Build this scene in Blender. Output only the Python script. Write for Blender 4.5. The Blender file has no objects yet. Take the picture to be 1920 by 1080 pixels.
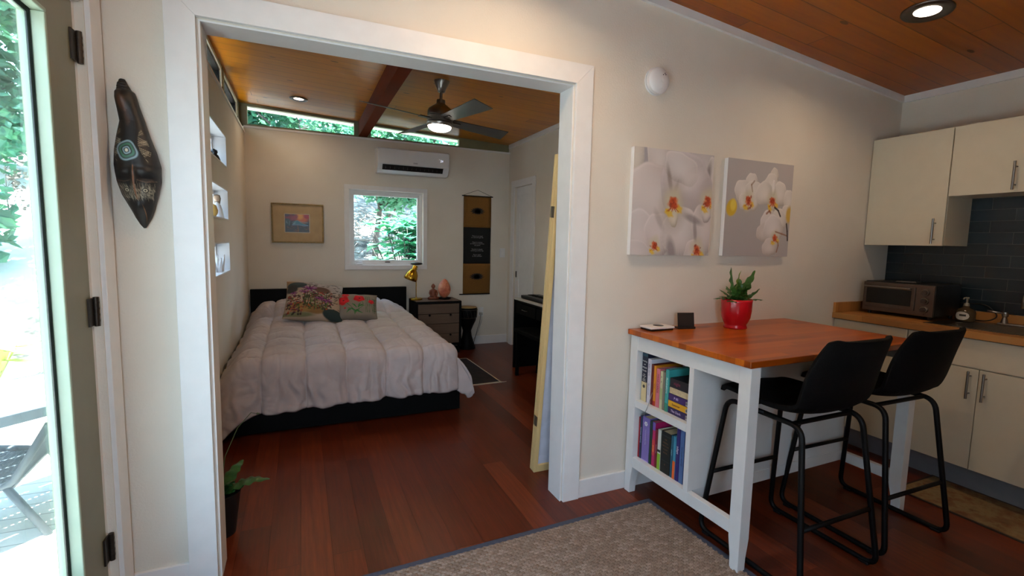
import bpy, bmesh, math, random
import numpy as np
from mathutils import Vector, Matrix, noise
random.seed(7)
R = math.radians
SC = bpy.context.scene
COL = SC.collection

# ------------------------------------------------------------------ colour / materials
def lin(c):
    return c / 12.92 if c <= .04045 else ((c + .055) / 1.055) ** 2.4
def hx(s):
    s = s.lstrip('#'); return tuple(lin(int(s[i:i+2], 16) / 255) for i in (0, 2, 4)) + (1,)

class NT:
    def __init__(s, name):
        s.m = bpy.data.materials.new(name); s.m.use_nodes = True
        s.t = s.m.node_tree; s.n = s.t.nodes; s.l = s.t.links
        s.b = s.n['Principled BSDF']; s.out = s.n['Material Output']
    def add(s, typ, **k):
        nd = s.n.new(typ)
        for a, v in k.items(): setattr(nd, a, v)
        return nd
    def link(s, a, b): s.l.new(a, b)
    def math(s, op, a, b=None, c=None):
        nd = s.add('ShaderNodeMath', operation=op)
        for i, v in enumerate((a, b, c)):
            if v is None: continue
            if isinstance(v, (int, float)): nd.inputs[i].default_value = v
            else: s.link(v, nd.inputs[i])
        return nd.outputs[0]
    def coord(s, kind='Object'):
        return s.add('ShaderNodeTexCoord').outputs[kind]
    def mapping(s, vec, scale=(1, 1, 1), loc=(0, 0, 0)):
        nd = s.add('ShaderNodeMapping'); s.link(vec, nd.inputs[0])
        nd.inputs['Scale'].default_value = scale; nd.inputs['Location'].default_value = loc
        return nd.outputs[0]
    def noise(s, vec, scale, detail=4, rough=.5):
        nd = s.add('ShaderNodeTexNoise'); s.link(vec, nd.inputs['Vector'])
        nd.inputs['Scale'].default_value = scale; nd.inputs['Detail'].default_value = detail
        nd.inputs['Roughness'].default_value = rough
        return nd.outputs[0]
    def ramp(s, fac, stops):
        nd = s.add('ShaderNodeValToRGB'); s.link(fac, nd.inputs[0])
        e = nd.color_ramp.elements
        while len(e) < len(stops): e.new(.5)
        for el, (p, c) in zip(e, stops): el.position = p; el.color = c
        return nd.outputs[0]
    def mix(s, fac, a, b, mode='MIX'):
        nd = s.add('ShaderNodeMix', data_type='RGBA', blend_type=mode)
        for i, v in ((0, fac), (6, a), (7, b)):
            if isinstance(v, (int, float, tuple)): nd.inputs[i].default_value = v
            else: s.link(v, nd.inputs[i])
        return nd.outputs[2]
    def bump(s, h, dist=.002, strength=1):
        nd = s.add('ShaderNodeBump'); s.link(h, nd.inputs['Height'])
        nd.inputs['Distance'].default_value = dist; nd.inputs['Strength'].default_value = strength
        s.link(nd.outputs[0], s.b.inputs['Normal'])
    def base(s, c):
        if isinstance(c, tuple): s.b.inputs['Base Color'].default_value = c
        else: s.link(c, s.b.inputs['Base Color'])
    def set(s, rough=.5, metal=0, spec=None):
        s.b.inputs['Roughness'].default_value = rough; s.b.inputs['Metallic'].default_value = metal
        if spec is not None: s.b.inputs['Specular IOR Level'].default_value = spec
        return s

def plain(name, col, rough=.5, metal=0, var=.06, nscale=14, spec=None, bump=0):
    """solid colour with a faint noise break-up"""
    t = NT(name).set(rough, metal, spec)
    c = hx(col); v = t.noise(t.coord(), nscale)
    d = tuple(x * (1 - var) for x in c[:3]) + (1,); u = tuple(min(1, x * (1 + var)) for x in c[:3]) + (1,)
    t.base(t.ramp(v, [(.35, d), (.65, u)]))
    if bump: t.bump(t.noise(t.coord(), nscale * 8, 2), bump)
    return t.m

def planks(name, cols, along, across, width, length, seam, rough=.4, grain=1., gloss_var=.1, knots=False, knotcol='3a1a06', seamdepth=.002, off=0, spec=None, idw=.55, gw=.6):
    """boards laid along one axis: per-board tone, grain, seams (all in object space)"""
    t = NT(name); sep = t.add('ShaderNodeSeparateXYZ'); t.link(t.coord(), sep.inputs[0])
    A = sep.outputs[along]; B = t.math('ADD', sep.outputs[across], 50.0 + off)
    row = t.math('FLOOR', t.math('DIVIDE', B, width))
    wn = t.add('ShaderNodeTexWhiteNoise', noise_dimensions='1D'); t.link(row, wn.inputs['W'])
    a2 = t.math('ADD', t.math('DIVIDE', A, length), t.math('MULTIPLY', wn.outputs[0], 7.3))
    seg = t.math('FLOOR', a2)
    idn = t.add('ShaderNodeTexWhiteNoise', noise_dimensions='2D')
    cmb = t.add('ShaderNodeCombineXYZ'); t.link(row, cmb.inputs[0]); t.link(seg, cmb.inputs[1]); t.link(cmb.outputs[0], idn.inputs['Vector'])
    idv = idn.outputs[0]
    # grain coordinates stretched along the board, shifted per board
    gc = t.add('ShaderNodeCombineXYZ')
    t.link(t.math('MULTIPLY', A, 1.6 * grain), gc.inputs[0]); t.link(t.math('MULTIPLY', B, 26 * grain), gc.inputs[1])
    t.link(t.math('MULTIPLY', idv, 40.0), gc.inputs[2])
    g = t.noise(gc.outputs[0], 1.6, 6, .6)
    tone = t.math('ADD', t.math('MULTIPLY', idv, idw), t.math('MULTIPLY', g, gw))
    n = len(cols)
    col = t.ramp(tone, [(.15 + .8 * i / (n - 1), hx(c)) for i, c in enumerate(cols)])
    if knots:
        kc = t.add('ShaderNodeCombineXYZ'); t.link(t.math('MULTIPLY', A, 3.2), kc.inputs[0]); t.link(t.math('MULTIPLY', B, 8.5), kc.inputs[1])
        vo = t.add('ShaderNodeTexVoronoi', feature='F1'); t.link(kc.outputs[0], vo.inputs['Vector']); vo.inputs['Scale'].default_value = 1
        kn = t.math('LESS_THAN', vo.outputs['Distance'], .1)
        ks = t.add('ShaderNodeTexWhiteNoise', noise_dimensions='3D'); t.link(vo.outputs['Position'], ks.inputs['Vector'])
        kn = t.math('MULTIPLY', kn, t.math('GREATER_THAN', ks.outputs[0], .45))
        col = t.mix(t.math('MULTIPLY', kn, .8), col, hx(knotcol))
    fb = t.math('FRACT', t.math('DIVIDE', B, width)); fa = t.math('FRACT', a2)
    eb = t.math('MINIMUM', fb, t.math('SUBTRACT', 1.0, fb)); ea = t.math('MINIMUM', fa, t.math('SUBTRACT', 1.0, fa))
    sb = t.math('LESS_THAN', eb, seam / width / 2); sa = t.math('LESS_THAN', ea, seam / length / 2)
    s = t.math('MAXIMUM', sb, sa)
    col = t.mix(t.math('MULTIPLY', s, .7), col, tuple(x * .22 for x in hx(cols[0])[:3]) + (1,))
    t.base(col)
    t.set(rough, 0, spec)
    t.link(t.math('ADD', rough - gloss_var / 2, t.math('MULTIPLY', g, gloss_var)), t.b.inputs['Roughness'])
    t.bump(t.math('SUBTRACT', t.math('MULTIPLY', g, .04), s), seamdepth)
    return t.m

def emis(name, col, strength):
    t = NT(name); t.base(hx(col)); t.b.inputs['Emission Color'].default_value = hx(col); t.b.inputs['Emission Strength'].default_value = strength
    return t.m

def glass(name, tint='f6fbff', refl=.45):
    t = NT(name); t.n.remove(t.b)
    tr = t.add('ShaderNodeBsdfTransparent'); tr.inputs[0].default_value = hx(tint)
    gl = t.add('ShaderNodeBsdfGlossy'); gl.inputs['Roughness'].default_value = .01
    fr = t.add('ShaderNodeFresnel'); fr.inputs[0].default_value = 1.3
    mx = t.add('ShaderNodeMixShader'); t.link(t.math('MULTIPLY', fr.outputs[0], refl), mx.inputs[0])
    t.link(tr.outputs[0], mx.inputs[1]); t.link(gl.outputs[0], mx.inputs[2]); t.link(mx.outputs[0], t.out.inputs[0])
    return t.m

def vcol(name, rough=.7, bump=0, bscale=300, sheen=0):
    """colour read from the mesh's own painted pattern"""
    t = NT(name).set(rough); a = t.add('ShaderNodeAttribute', attribute_name='pattern'); t.base(a.outputs['Color'])
    if bump: t.bump(t.noise(t.coord(), bscale, 2), bump)
    return t.m

M = {}
def mk():
    t = NT('wall_paint').set(.85); v = t.noise(t.coord(), 3, 3)
    t.base(t.ramp(v, [(.3, hx('d9cfc0')), (.7, hx('ded5c7'))])); t.bump(t.noise(t.coord(), 110, 3, .6), .0022, .6); M['wall'] = t.m
    M['white'] = plain('white_trim_paint', 'e4e1de', .45, var=.02)
    M['white2'] = plain('white_furniture_paint', 'dcdcda', .42, var=.02)
    M['sage'] = plain('sage_door_paint', '7d7860', .4, var=.03)
    M['sagelight'] = plain('pale_sage_door_paint', 'a9b59f', .4, var=.03)
    M['olive'] = plain('olive_window_frame', '77765a', .5, var=.04)
    M['floor'] = planks('bamboo_floor', ['260b04', '4b1b0a', '602610', '7a3719'], 1, 0, .127, 1.85, .0016, .34, 1.5, .14, seamdepth=.0006, spec=.35, idw=.4, gw=.8)
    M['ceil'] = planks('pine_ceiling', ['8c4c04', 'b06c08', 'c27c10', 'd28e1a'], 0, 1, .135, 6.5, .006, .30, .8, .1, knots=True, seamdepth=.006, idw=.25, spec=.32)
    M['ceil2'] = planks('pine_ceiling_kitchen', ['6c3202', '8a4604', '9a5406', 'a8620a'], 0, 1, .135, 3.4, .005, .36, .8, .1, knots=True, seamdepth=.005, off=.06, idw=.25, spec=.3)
    M['beam'] = planks('beam_timber', ['44190a', '6a2910', '7e3a19'], 1, 2, .9, 9, .0001, .8, .5, spec=.08)
    M['butcher'] = planks('butcher_block_island', ['6e2b05', '924207', 'aa540c', 'b86212'], 0, 1, .045, .55, .0006, .3, 1.5, .1, seamdepth=.0002)
    M['butcher2'] = planks('butcher_block_counter', ['8a5a2c', 'a9743c', 'ba8648'], 1, 0, .045, .5, .0006, .4, 1.5, .1, seamdepth=.0002)
    M['glass'] = glass('window_glass'); M['glass2'] = glass('door_glass', 'eef8fb')
    M['black'] = plain('black_brown_wood', '020202', .6, var=.15, spec=.15)
    M['blackmetal'] = plain('black_metal', '030304', .5, 0, var=.1, spec=.2)
    M['leather'] = plain('charcoal_faux_leather', '030304', .72, var=.2, nscale=30, bump=.0006, spec=.12)
    M['steel'] = plain('brushed_nickel', '8f8a85', .3, 1, var=.05)
    M['darksteel'] = plain('dark_nickel', '5f5854', .35, 1, var=.05)
    M['bronze'] = plain('hinge_bronze', '3e352e', .45, .8)
    M['cream'] = plain('cream_cabinet', 'cfc6b0', .4, var=.015)
    M['brass'] = plain('brass', 'c2952f', .25, 1, var=.04)
    M['plastic'] = plain('white_plastic', 'e0dedd', .3, var=.01)
    M['blackplastic'] = plain('black_plastic', '0d0d0e', .4)
    M['darkplastic'] = plain('dark_brown_plastic', '241d1b', .4)
    M['pages'] = plain('book_pages', 'c9b48c', .8, var=.1, nscale=90)
    M['terracotta'] = plain('dark_pot', '101112', .5)
    M['red'] = plain('red_glaze', 'b40f1c', .22, var=.03)
    t = NT('leaf_green'); g = t.noise(t.coord(), 20, 2); t.base(t.ramp(g, [(.3, hx('1f3d14')), (.7, hx('3f6a26'))])); t.set(.4); M['leaf'] = t.m
    M['leaf2'] = plain('leaf_dark', '1c3a1c', .35, var=.3)
    t = NT('jute'); a = t.add('ShaderNodeAttribute', attribute_name='pattern'); v = t.noise(t.coord(), 160, 3, .7)
    t.base(t.mix(t.ramp(v, [(.3, (.0, .0, .0, 1)), (.7, (1, 1, 1, 1))]), t.mix(.62, a.outputs['Color'], hx('4d3d2c')), a.outputs['Color'])); t.set(.9)
    t.bump(v, .0015); M['jute'] = t.m
    M['binding'] = plain('slate_rug_binding', '3d4150', .85, var=.1, nscale=80, bump=.0008)
    M['paper'] = plain('shoji_paper', 'c6cad8', .9)
    M['pine'] = planks('raw_pine', ['c9a66c', 'd8ba82', 'e2c894'], 2, 1, .3, 5, .0001, .6, 1.2)
    M['nsfront'] = planks('grey_oak_veneer', ['54402f', '665040', '75604e'], 0, 2, .8, 6, .0001, .5, 1.1)
    t = NT('duvet_cotton').set(.8); v = t.noise(t.coord(), 9, 4)
    t.base(t.ramp(v, [(.3, hx('ada09e')), (.7, hx('b9adab'))])); t.b.inputs['Sheen Weight'].default_value = .1
    t.bump(t.noise(t.mapping(t.coord(), (9, 7, 9)), 3.2, 5, .6), .004, .5); M['duvet'] = t.m
    t = NT('foliage'); t.set(.5); oi = t.add('ShaderNodeObjectInfo'); g = t.noise(t.coord(), 1.7, 3)
    t.base(t.ramp(g, [(.3, hx('1c4438')), (.5, hx('306654')), (.75, hx('5e9464'))]))
    tl = t.add('ShaderNodeBsdfTranslucent'); tl.inputs[0].default_value = hx('5c9a6c')
    ms = t.add('ShaderNodeMixShader'); ms.inputs[0].default_value = .35
    t.link(t.b.outputs[0], ms.inputs[1]); t.link(tl.outputs[0], ms.inputs[2]); t.link(ms.outputs[0], t.out.inputs[0]); M['foliage'] = t.m
    t = NT('broad_leaf'); t.set(.35); g = t.noise(t.coord(), 6, 2)
    t.base(t.ramp(g, [(.3, hx('24604c')), (.7, hx('4a9274'))]))
    tl = t.add('ShaderNodeBsdfTranslucent'); tl.inputs[0].default_value = hx('58a070')
    ms = t.add('ShaderNodeMixShader'); ms.inputs[0].default_value = .35
    t.link(t.b.outputs[0], ms.inputs[1]); t.link(tl.outputs[0], ms.inputs[2]); t.link(ms.outputs[0], t.out.inputs[0]); M['broad'] = t.m
    M['hedge'] = plain('blocker_hedge_leaf', '141f15', .6, var=.3, nscale=3); M['bark'] = plain('bark', '3a3733', .9, var=.3, nscale=9, bump=.01)
    M['deadwood'] = plain('bleached_wood', '76716a', .9, var=.3, nscale=12, bump=.01)
    t = NT('ground_litter').set(.95); v = t.noise(t.coord(), 1.1, 6, .65); w = t.noise(t.coord(), 14, 4, .7)
    t.base(t.mix(w, t.ramp(v, [(.35, hx('a8a58e')), (.5, hx('d3cec2')), (.65, hx('e4e0d8'))]), hx('e0dad2'))); 
    g = t.b.inputs['Base Color'].links[0].from_socket; sp = t.add('ShaderNodeSeparateXYZ'); t.link(t.coord(), sp.inputs[0])
    f = t.math('MULTIPLY', t.math('GREATER_THAN', sp.outputs[1], 5.2), t.math('GREATER_THAN', sp.outputs[0], -3.2))
    u = t.noise(t.coord(), 3.2, 6, .75); lit = t.ramp(u, [(.38, hx('2b2a26')), (.5, hx('6a675f')), (.6, hx('a09c94'))])
    t.base(t.mix(f, g, lit)); M['ground'] = t.m
    M['deck'] = planks('deck_boards', ['c2bab0', 'd3ccc2', 'ded8d0'], 0, 1, .14, 3.5, .008, .7, .8)
    t = NT('tile_glass').set(.2)
    br = t.add('ShaderNodeTexBrick'); sp = t.add('ShaderNodeSeparateXYZ'); t.link(t.coord(), sp.inputs[0])
    cb = t.add('ShaderNodeCombineXYZ'); t.link(t.math('MULTIPLY', sp.outputs[1], 1.0), cb.inputs[0]); t.link(sp.outputs[2], cb.inputs[1])
    t.link(t.mapping(cb.outputs[0], (1, 1, 1), (.11, .0, 0)), br.inputs['Vector'])
    br.inputs['Scale'].default_value = 1; br.inputs['Brick Width'].default_value = .222; br.inputs['Row Height'].default_value = .0705
    br.inputs['Mortar Size'].default_value = .0016; br.inputs['Color1'].default_value = hx('1a262d'); br.inputs['Color2'].default_value = hx('202c32')
    br.inputs['Mortar'].default_value = hx('4c5252'); t.base(br.outputs[0]); t.bump(t.math('SUBTRACT', 1.0, br.outputs['Fac']), .001); M['tile'] = t.m
    t = NT('oriental_rug').set(.9); v = t.noise(t.coord(), 9, 5, .7); vo = t.add('ShaderNodeTexVoronoi'); t.link(t.coord(), vo.inputs[0]); vo.inputs['Scale'].default_value = 11
    t.base(t.mix(t.math('MULTIPLY', vo.outputs[0], .7), t.ramp(v, [(.32, hx('3d2213')), (.45, hx('6b3a1c')), (.55, hx('7d6a45')), (.68, hx('5a2a16'))]), hx('8d7a52'))); M['orug'] = t.m
    t = NT('dark_rug').set(.95); v = t.noise(t.coord(), 14, 3); t.base(t.ramp(v, [(.4, hx('140d10')), (.6, hx('231519'))])); M['drug'] = t.m
    M['fringe'] = plain('rug_fringe', 'b0a090', .9)
    M['ochre'] = plain('ochre_cloth', '6f4a16', .9, var=.12, nscale=120); M['blackcloth'] = plain('black_cloth', '090909', .9)
    M['lotus'] = plain('lotus_ink', '1d1a18', .9); M['silver'] = plain('silver_ink', '8e8e90', .7)
    M['gold'] = plain('antique_gold_frame', '7a5e2a', .4, .4, var=.25, nscale=60); M['mat'] = plain('mat_board', 'b79f7a', .9)
    M['canvas'] = vcol('painted_canvas', .75, .0004, 700); M['print'] = vcol('art_print', .35); M['fabric'] = vcol('printed_cushion', .9, .0008, 500)
    M['maskm'] = vcol('painted_carved_wood', .5, .0002, 220)
    t = NT('salt').set(.45); v = t.noise(t.coord(), 12, 4, .6); t.base(t.ramp(v, [(.3, hx('b0583c')), (.5, hx('cf7f5f')), (.7, hx('e3a98d'))])); t.bump(v, .02)
    t.b.inputs['Subsurface Weight'].default_value = .3; t.b.inputs['Subsurface Radius'].default_value = (.05, .02, .01); M['salt'] = t.m
    M['carved'] = plain('carved_red_wood', '7a4029', .55, var=.2, nscale=30)
    M['screen'] = plain('oven_glass', '070707', .12)
    M['ovensteel'] = plain('oven_steel', '6d6058', .32, .9, var=.05)
    M['amber'] = plain('soap_amber', '4a3c2c', .15)
    M['exterior'] = plain('exterior_siding', '9aa08f', .7)
    M['soffit'] = plain('cream_soffit', 'd8d3bd', .7)
    M['patio'] = plain('grey_patio_metal', '3a434a', .6); M['patiotop'] = plain('white_patio_slats', 'c4c4c2', .7)
    M['sling'] = plain('grey_mesh_sling', '465058', .8)
    M['led'] = emis('ac_display', 'dfe8ff', 1.2)
mk()

# ------------------------------------------------------------------ mesh helpers
class MB:
    def __init__(s): s.bm = bmesh.new()
    def box(s, x0, x1, y0, y1, z0, z1, bev=0):
        b = bmesh.new(); bmesh.ops.create_cube(b, size=1)
        for v in b.verts: v.co = Vector(((x0 + x1) / 2 + v.co.x * (x1 - x0), (y0 + y1) / 2 + v.co.y * (y1 - y0), (z0 + z1) / 2 + v.co.z * (z1 - z0)))
        if bev: bmesh.ops.bevel(b, geom=b.edges[:], offset=bev, segments=2, profile=.6, affect='EDGES')
        s._merge(b); return s
    def _merge(s, b):
        m = bpy.data.meshes.new('t'); b.to_mesh(m); b.free(); s.bm.from_mesh(m); bpy.data.meshes.remove(m)
    def hexa(s, pts):
        """8 corners: bottom four then top four"""
        v = [s.bm.verts.new(p) for p in pts]
        for f in ((3, 2, 1, 0), (4, 5, 6, 7), (0, 1, 5, 4), (1, 2, 6, 5), (2, 3, 7, 6), (3, 0, 4, 7)): s.bm.faces.new([v[i] for i in f])
        return s
    def ring(s, c, r, ax='z', n=24, sx=1, sy=1):
        out = []
        for i in range(n):
            a = 2 * math.pi * i / n; u, w = r * math.cos(a) * sx, r * math.sin(a) * sy
            p = {'z': (u, w, 0), 'y': (u, 0, w), 'x': (0, u, w)}[ax]
            out.append(s.bm.verts.new(Vector(c) + Vector(p)))
        return out
    def bridge(s, a, b):
        n = len(a)
        for i in range(n): s.bm.faces.new((a[i], a[(i + 1) % n], b[(i + 1) % n], b[i]))
    def lathe(s, prof, c=(0, 0, 0), ax='z', n=28, caps=True):
        """prof: list of (r, h)"""
        d = {'z': Vector((0, 0, 1)), 'y': Vector((0, 1, 0)), 'x': Vector((1, 0, 0))}[ax]
        rs = [s.ring(Vector(c) + d * h, max(r, 1e-4), ax, n) for r, h in prof]
        for a, b in zip(rs, rs[1:]): s.bridge(a, b)
        if caps: s.bm.faces.new(rs[0]); s.bm.faces.new(rs[-1])
        return s
    def tube(s, pts, r, n=10, closed=False, r1=None):
        pts = [Vector(p) for p in pts]; N = len(pts); rings = []; up = Vector((0, 0, 1)); prev = None
        for i, p in enumerate(pts):
            if closed: t = pts[(i + 1) % N] - pts[i - 1]
            else: t = pts[min(i + 1, N - 1)] - pts[max(i - 1, 0)]
            t.normalize()
            if prev is None:
                u = t.cross(up)
                if u.length < .01: u = t.cross(Vector((1, 0, 0)))
            else: u = prev - t * prev.dot(t)
            u.normalize(); prev = u; w = t.cross(u)
            rr = r if r1 is None else r + (r1 - r) * i / (N - 1)
            rings.append([s.bm.verts.new(p + u * rr * math.cos(2 * math.pi * k / n) + w * rr * math.sin(2 * math.pi * k / n)) for k in range(n)])
        for a, b in zip(rings, rings[1:]): s.bridge(a, b)
        if closed: s.bridge(rings[-1], rings[0])
        else: s.bm.faces.new(rings[0]); s.bm.faces.new(rings[-1])
        return s
    def prism(s, poly, ax, a0, a1):
        """poly of 2D points extruded along ax; ax='y': (x,z); 'x': (y,z); 'z': (x,y)"""
        def P(q, h): return {'y': (q[0], h, q[1]), 'x': (h, q[0], q[1]), 'z': (q[0], q[1], h)}[ax]
        A = [s.bm.verts.new(P(q, a0)) for q in poly]; B = [s.bm.verts.new(P(q, a1)) for q in poly]
        s.bridge(A, B); s.bm.faces.new(A); s.bm.faces.new(B); return s
    def grid(s, f, nu, nv, flip=False):
        g = [[s.bm.verts.new(f(i / nu, j / nv)) for j in range(nv + 1)] for i in range(nu + 1)]
        for i in range(nu):
            for j in range(nv):
                q = (g[i][j], g[i + 1][j], g[i + 1][j + 1], g[i][j + 1]); s.bm.faces.new(q[::-1] if flip else q)
        return s
    def quad(s, *p): s.bm.faces.new([s.bm.verts.new(q) for q in p]); return s
    def xf(s, mat): bmesh.ops.transform(s.bm, matrix=mat, verts=s.bm.verts[:]); return s
    def build(s, name, mat, parent=None, smooth=False, bevel=0, solid=0, sub=0, recalc=True):
        if recalc: bmesh.ops.recalc_face_normals(s.bm, faces=s.bm.faces[:])
        me = bpy.data.meshes.new(name); s.bm.to_mesh(me); s.bm.free()
        me.materials.append(mat if not isinstance(mat, str) else M[mat])
        o = bpy.data.objects.new(name, me); COL.objects.link(o)
        if smooth:
            for p in me.polygons: p.use_smooth = True
            if smooth != 'all':
                md = o.modifiers.new('wn', 'EDGE_SPLIT'); md.split_angle = R(42)
        if bevel:
            b = o.modifiers.new('bevel', 'BEVEL'); b.width = bevel; b.segments = 2; b.limit_method = 'ANGLE'
        if solid:
            b = o.modifiers.new('solid', 'SOLIDIFY'); b.thickness = solid; b.offset = 0
        if sub:
            b = o.modifiers.new('sub', 'SUBSURF'); b.levels = sub; b.render_levels = sub
        if parent: o.parent = parent
        return o

def tag(o, label=None, cat=None, group=None, kind=None):
    if label: o['label'] = label
    if cat: o['category'] = cat
    if group: o['group'] = group
    if kind: o['kind'] = kind
    return o
def thing(name, label, cat, loc=(0, 0, 0), rz=0, group=None):
    o = bpy.data.objects.new(name, None); COL.objects.link(o); o.location = loc; o.rotation_euler = (0, 0, rz)
    o.empty_display_size = .05
    return tag(o, label, cat, group)
def struct(name, mb, mat, parent=None, **k):
    o = mb.build(name, mat, parent, **k)
    if not parent: o['kind'] = 'structure'
    return o
def kids(o): return [c for c in COL.objects if c.parent == o]
def copy_tree(o, parent=None):
    c = o.copy(); COL.objects.link(c)
    if parent: c.parent = parent
    for k in kids(o): copy_tree(k, c)
    return c
def text(s, size, loc, rot, mat, parent, name='lettering', ext=.0004, align='CENTER', squash=1):
    cu = bpy.data.curves.new('txt', 'FONT'); cu.body = s; cu.size = size; cu.extrude = ext; cu.align_x = align; cu.align_y = 'CENTER'; cu.space_line = .9
    o = bpy.data.objects.new('txt', cu); COL.objects.link(o)
    bpy.context.view_layer.update()
    me = bpy.data.meshes.new_from_object(o.evaluated_get(bpy.context.evaluated_depsgraph_get()))
    bpy.data.objects.remove(o); bpy.data.curves.remove(cu)
    me.materials.clear(); me.materials.append(M[mat] if isinstance(mat, str) else mat)
    t = bpy.data.objects.new(name, me); COL.objects.link(t); t.location = loc; t.rotation_euler = rot; t.scale = (squash, 1, 1); t.parent = parent
    return t
def arc(c, r, a0, a1, n, f):
    return [f(c[0] + r * math.cos(R(a0 + (a1 - a0) * i / n)), c[1] + r * math.sin(R(a0 + (a1 - a0) * i / n))) for i in range(n + 1)]
def roundpath(pts, r, n=5):
    """polyline with filleted corners"""
    P = [Vector(p) for p in pts]; out = [P[0]]
    for a, b, c in zip(P, P[1:], P[2:]):
        d1 = (a - b).normalized(); d2 = (c - b).normalized(); rr = min(r, (a - b).length / 2.01, (c - b).length / 2.01)
        for i in range(n + 1):
            t = i / n; out.append((b + d1 * rr) * (1 - t) ** 2 + b * 2 * t * (1 - t) + (b + d2 * rr) * t ** 2)
    out.append(P[-1]); return out

# painting onto a grid of vertices (a pattern the thing itself carries)
class Paint:
    def __init__(s, nx, ny, base, asp=1.):
        s.nx, s.ny = nx, ny; s.asp = asp
        s.U, s.V = np.meshgrid(np.linspace(0, 1, nx), np.linspace(0, 1, ny), indexing='ij'); s.V = s.V
        s.A = np.zeros((nx, ny, 3)); s.A[:] = s.c(base)
    def c(s, h): return np.array(hx(h)[:3])
    def put(s, m, col, a=1.):
        m = np.clip(m, 0, 1)[..., None] * a; s.A = s.A * (1 - m) + s.c(col) * m
    def ell(s, cx, cy, rx, ry, col, rot=0, soft=.08, a=1., wob=0, k=5, ph=0):
        dx, dy = (s.U - cx) * s.asp, s.V - cy; c, n = math.cos(R(rot)), math.sin(R(rot))
        x, y = (dx * c + dy * n) / rx, (-dx * n + dy * c) / ry; d = np.sqrt(x * x + y * y)
        if wob: d = d / (1 + wob * np.sin(k * np.arctan2(y, x) + ph))
        s.put((1 - d) / soft + .5, col, a)
    def petal(s, cx, cy, rx, ry, col, edge, rot=0, a=1., soft=.05, k=3, ph=0.):
        """soft petal: lobed outline, shaded toward one side, faint veins"""
        dx, dy = (s.U - cx) * s.asp, s.V - cy; c, n = math.cos(R(rot)), math.sin(R(rot))
        x, y = (dx * c + dy * n) / rx, (-dx * n + dy * c) / ry; th = np.arctan2(y, x)
        d = np.sqrt(x * x + y * y) / (1 + .06 * np.sin(k * th + ph + cx * 9) + .03 * np.sin(7 * th + cy * 11))
        m = np.clip((1 - d) / soft, 0, 1)[..., None] * a
        side = np.clip(.5 + .55 * (x * .45 + y * .9), 0, 1) * np.clip(d, 0, 1) ** 1.8
        side = side * (.94 + .06 * np.sin(th * 34))
        rim = np.clip(1 - abs(d - .93) / .07, 0, 1) * .25
        t = np.clip(side * 1.15, 0, 1)[..., None]
        col_ = s.c(col) * (1 - t) + s.c(edge) * t; col_ = col_ * (1 + rim[..., None] * .35)
        s.A = s.A * (1 - m) + np.clip(col_, 0, 1) * m
    def line(s, pts, w, col, a=1., w1=None):
        for k, (p, q) in enumerate(zip(pts, pts[1:])):
            px, py, qx, qy = p[0] * s.asp, p[1], q[0] * s.asp, q[1]; dx, dy = qx - px, qy - py; L = dx * dx + dy * dy + 1e-9
            t = np.clip(((s.U * s.asp - px) * dx + (s.V - py) * dy) / L, 0, 1)
            d = np.hypot(s.U * s.asp - px - t * dx, s.V - py - t * dy); ww = w if w1 is None else w + (w1 - w) * (k + .5) / (len(pts) - 1)
            s.put((ww - d) / (ww * .4) + .0, col, a)
    def box(s, x0, x1, y0, y1, col, a=1.):
        m = ((s.U > x0) & (s.U < x1) & (s.V > y0) & (s.V < y1)).astype(float); s.put(m, col, a)
def apply_paint(o, cols):
    """cols: flat list of rgb per vertex"""
    me = o.data; at = me.color_attributes.new('pattern', 'FLOAT_COLOR', 'POINT')
    buf = np.ones((len(me.vertices), 4), dtype=np.float32); n = min(len(cols), len(buf)); buf[:n, :3] = cols[:n]
    at.data.foreach_set('color', buf.ravel())
def paint_grid(fn, p, name, mat, parent=None, smooth=True):
    """fn(u,v)->xyz on the paint's own resolution"""
    nx, ny = p.nx, p.ny; vs = [fn(u, v) for u in np.linspace(0, 1, nx) for v in np.linspace(0, 1, ny)]
    fs = [(i * ny + j, (i + 1) * ny + j, (i + 1) * ny + j + 1, i * ny + j + 1) for i in range(nx - 1) for j in range(ny - 1)]
    me = bpy.data.meshes.new(name); me.from_pydata(vs, [], fs); me.materials.append(M[mat])
    o = bpy.data.objects.new(name, me); COL.objects.link(o)
    if parent: o.parent = parent
    if smooth:
        for q in me.polygons: q.use_smooth = True
    apply_paint(o, p.A.reshape(-1, 3)); return o
# ------------------------------------------------------------------ shell
XL, XR, YB = -.21, 2.85, 3.80          # bedroom left, right, back wall faces
OW, OH, WT = 1.549, 2.124, .12         # opening in the partition
XK, XW = 3.657, 4.23                   # counter edge, kitchen wall
def zb(x): return 2.76 - .046 * (x + .25)      # bedroom ceiling
def zl(x): return 2.437 + .0873 * (4.212 - x)  # living ceiling

def wall(name, plane, t0, t1, a0, a1, z0, z1, holes=(), mat='wall', top=None):
    mb = MB(); A = sorted({a0, a1, *[h[0] for h in holes], *[h[1] for h in holes]}); Z = sorted({z0, z1, *[h[2] for h in holes], *[h[3] for h in holes]})
    for p, q in zip(A, A[1:]):
        for r, s in zip(Z, Z[1:]):
            m, n = (p + q) / 2, (r + s) / 2
            if any(h[0] < m < h[1] and h[2] < n < h[3] for h in holes): continue
            if plane == 'x': mb.box(t0, t1, p, q, r, s)
            else: mb.box(p, q, t0, t1, r, s)
    return struct(name, mb, mat)

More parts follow.
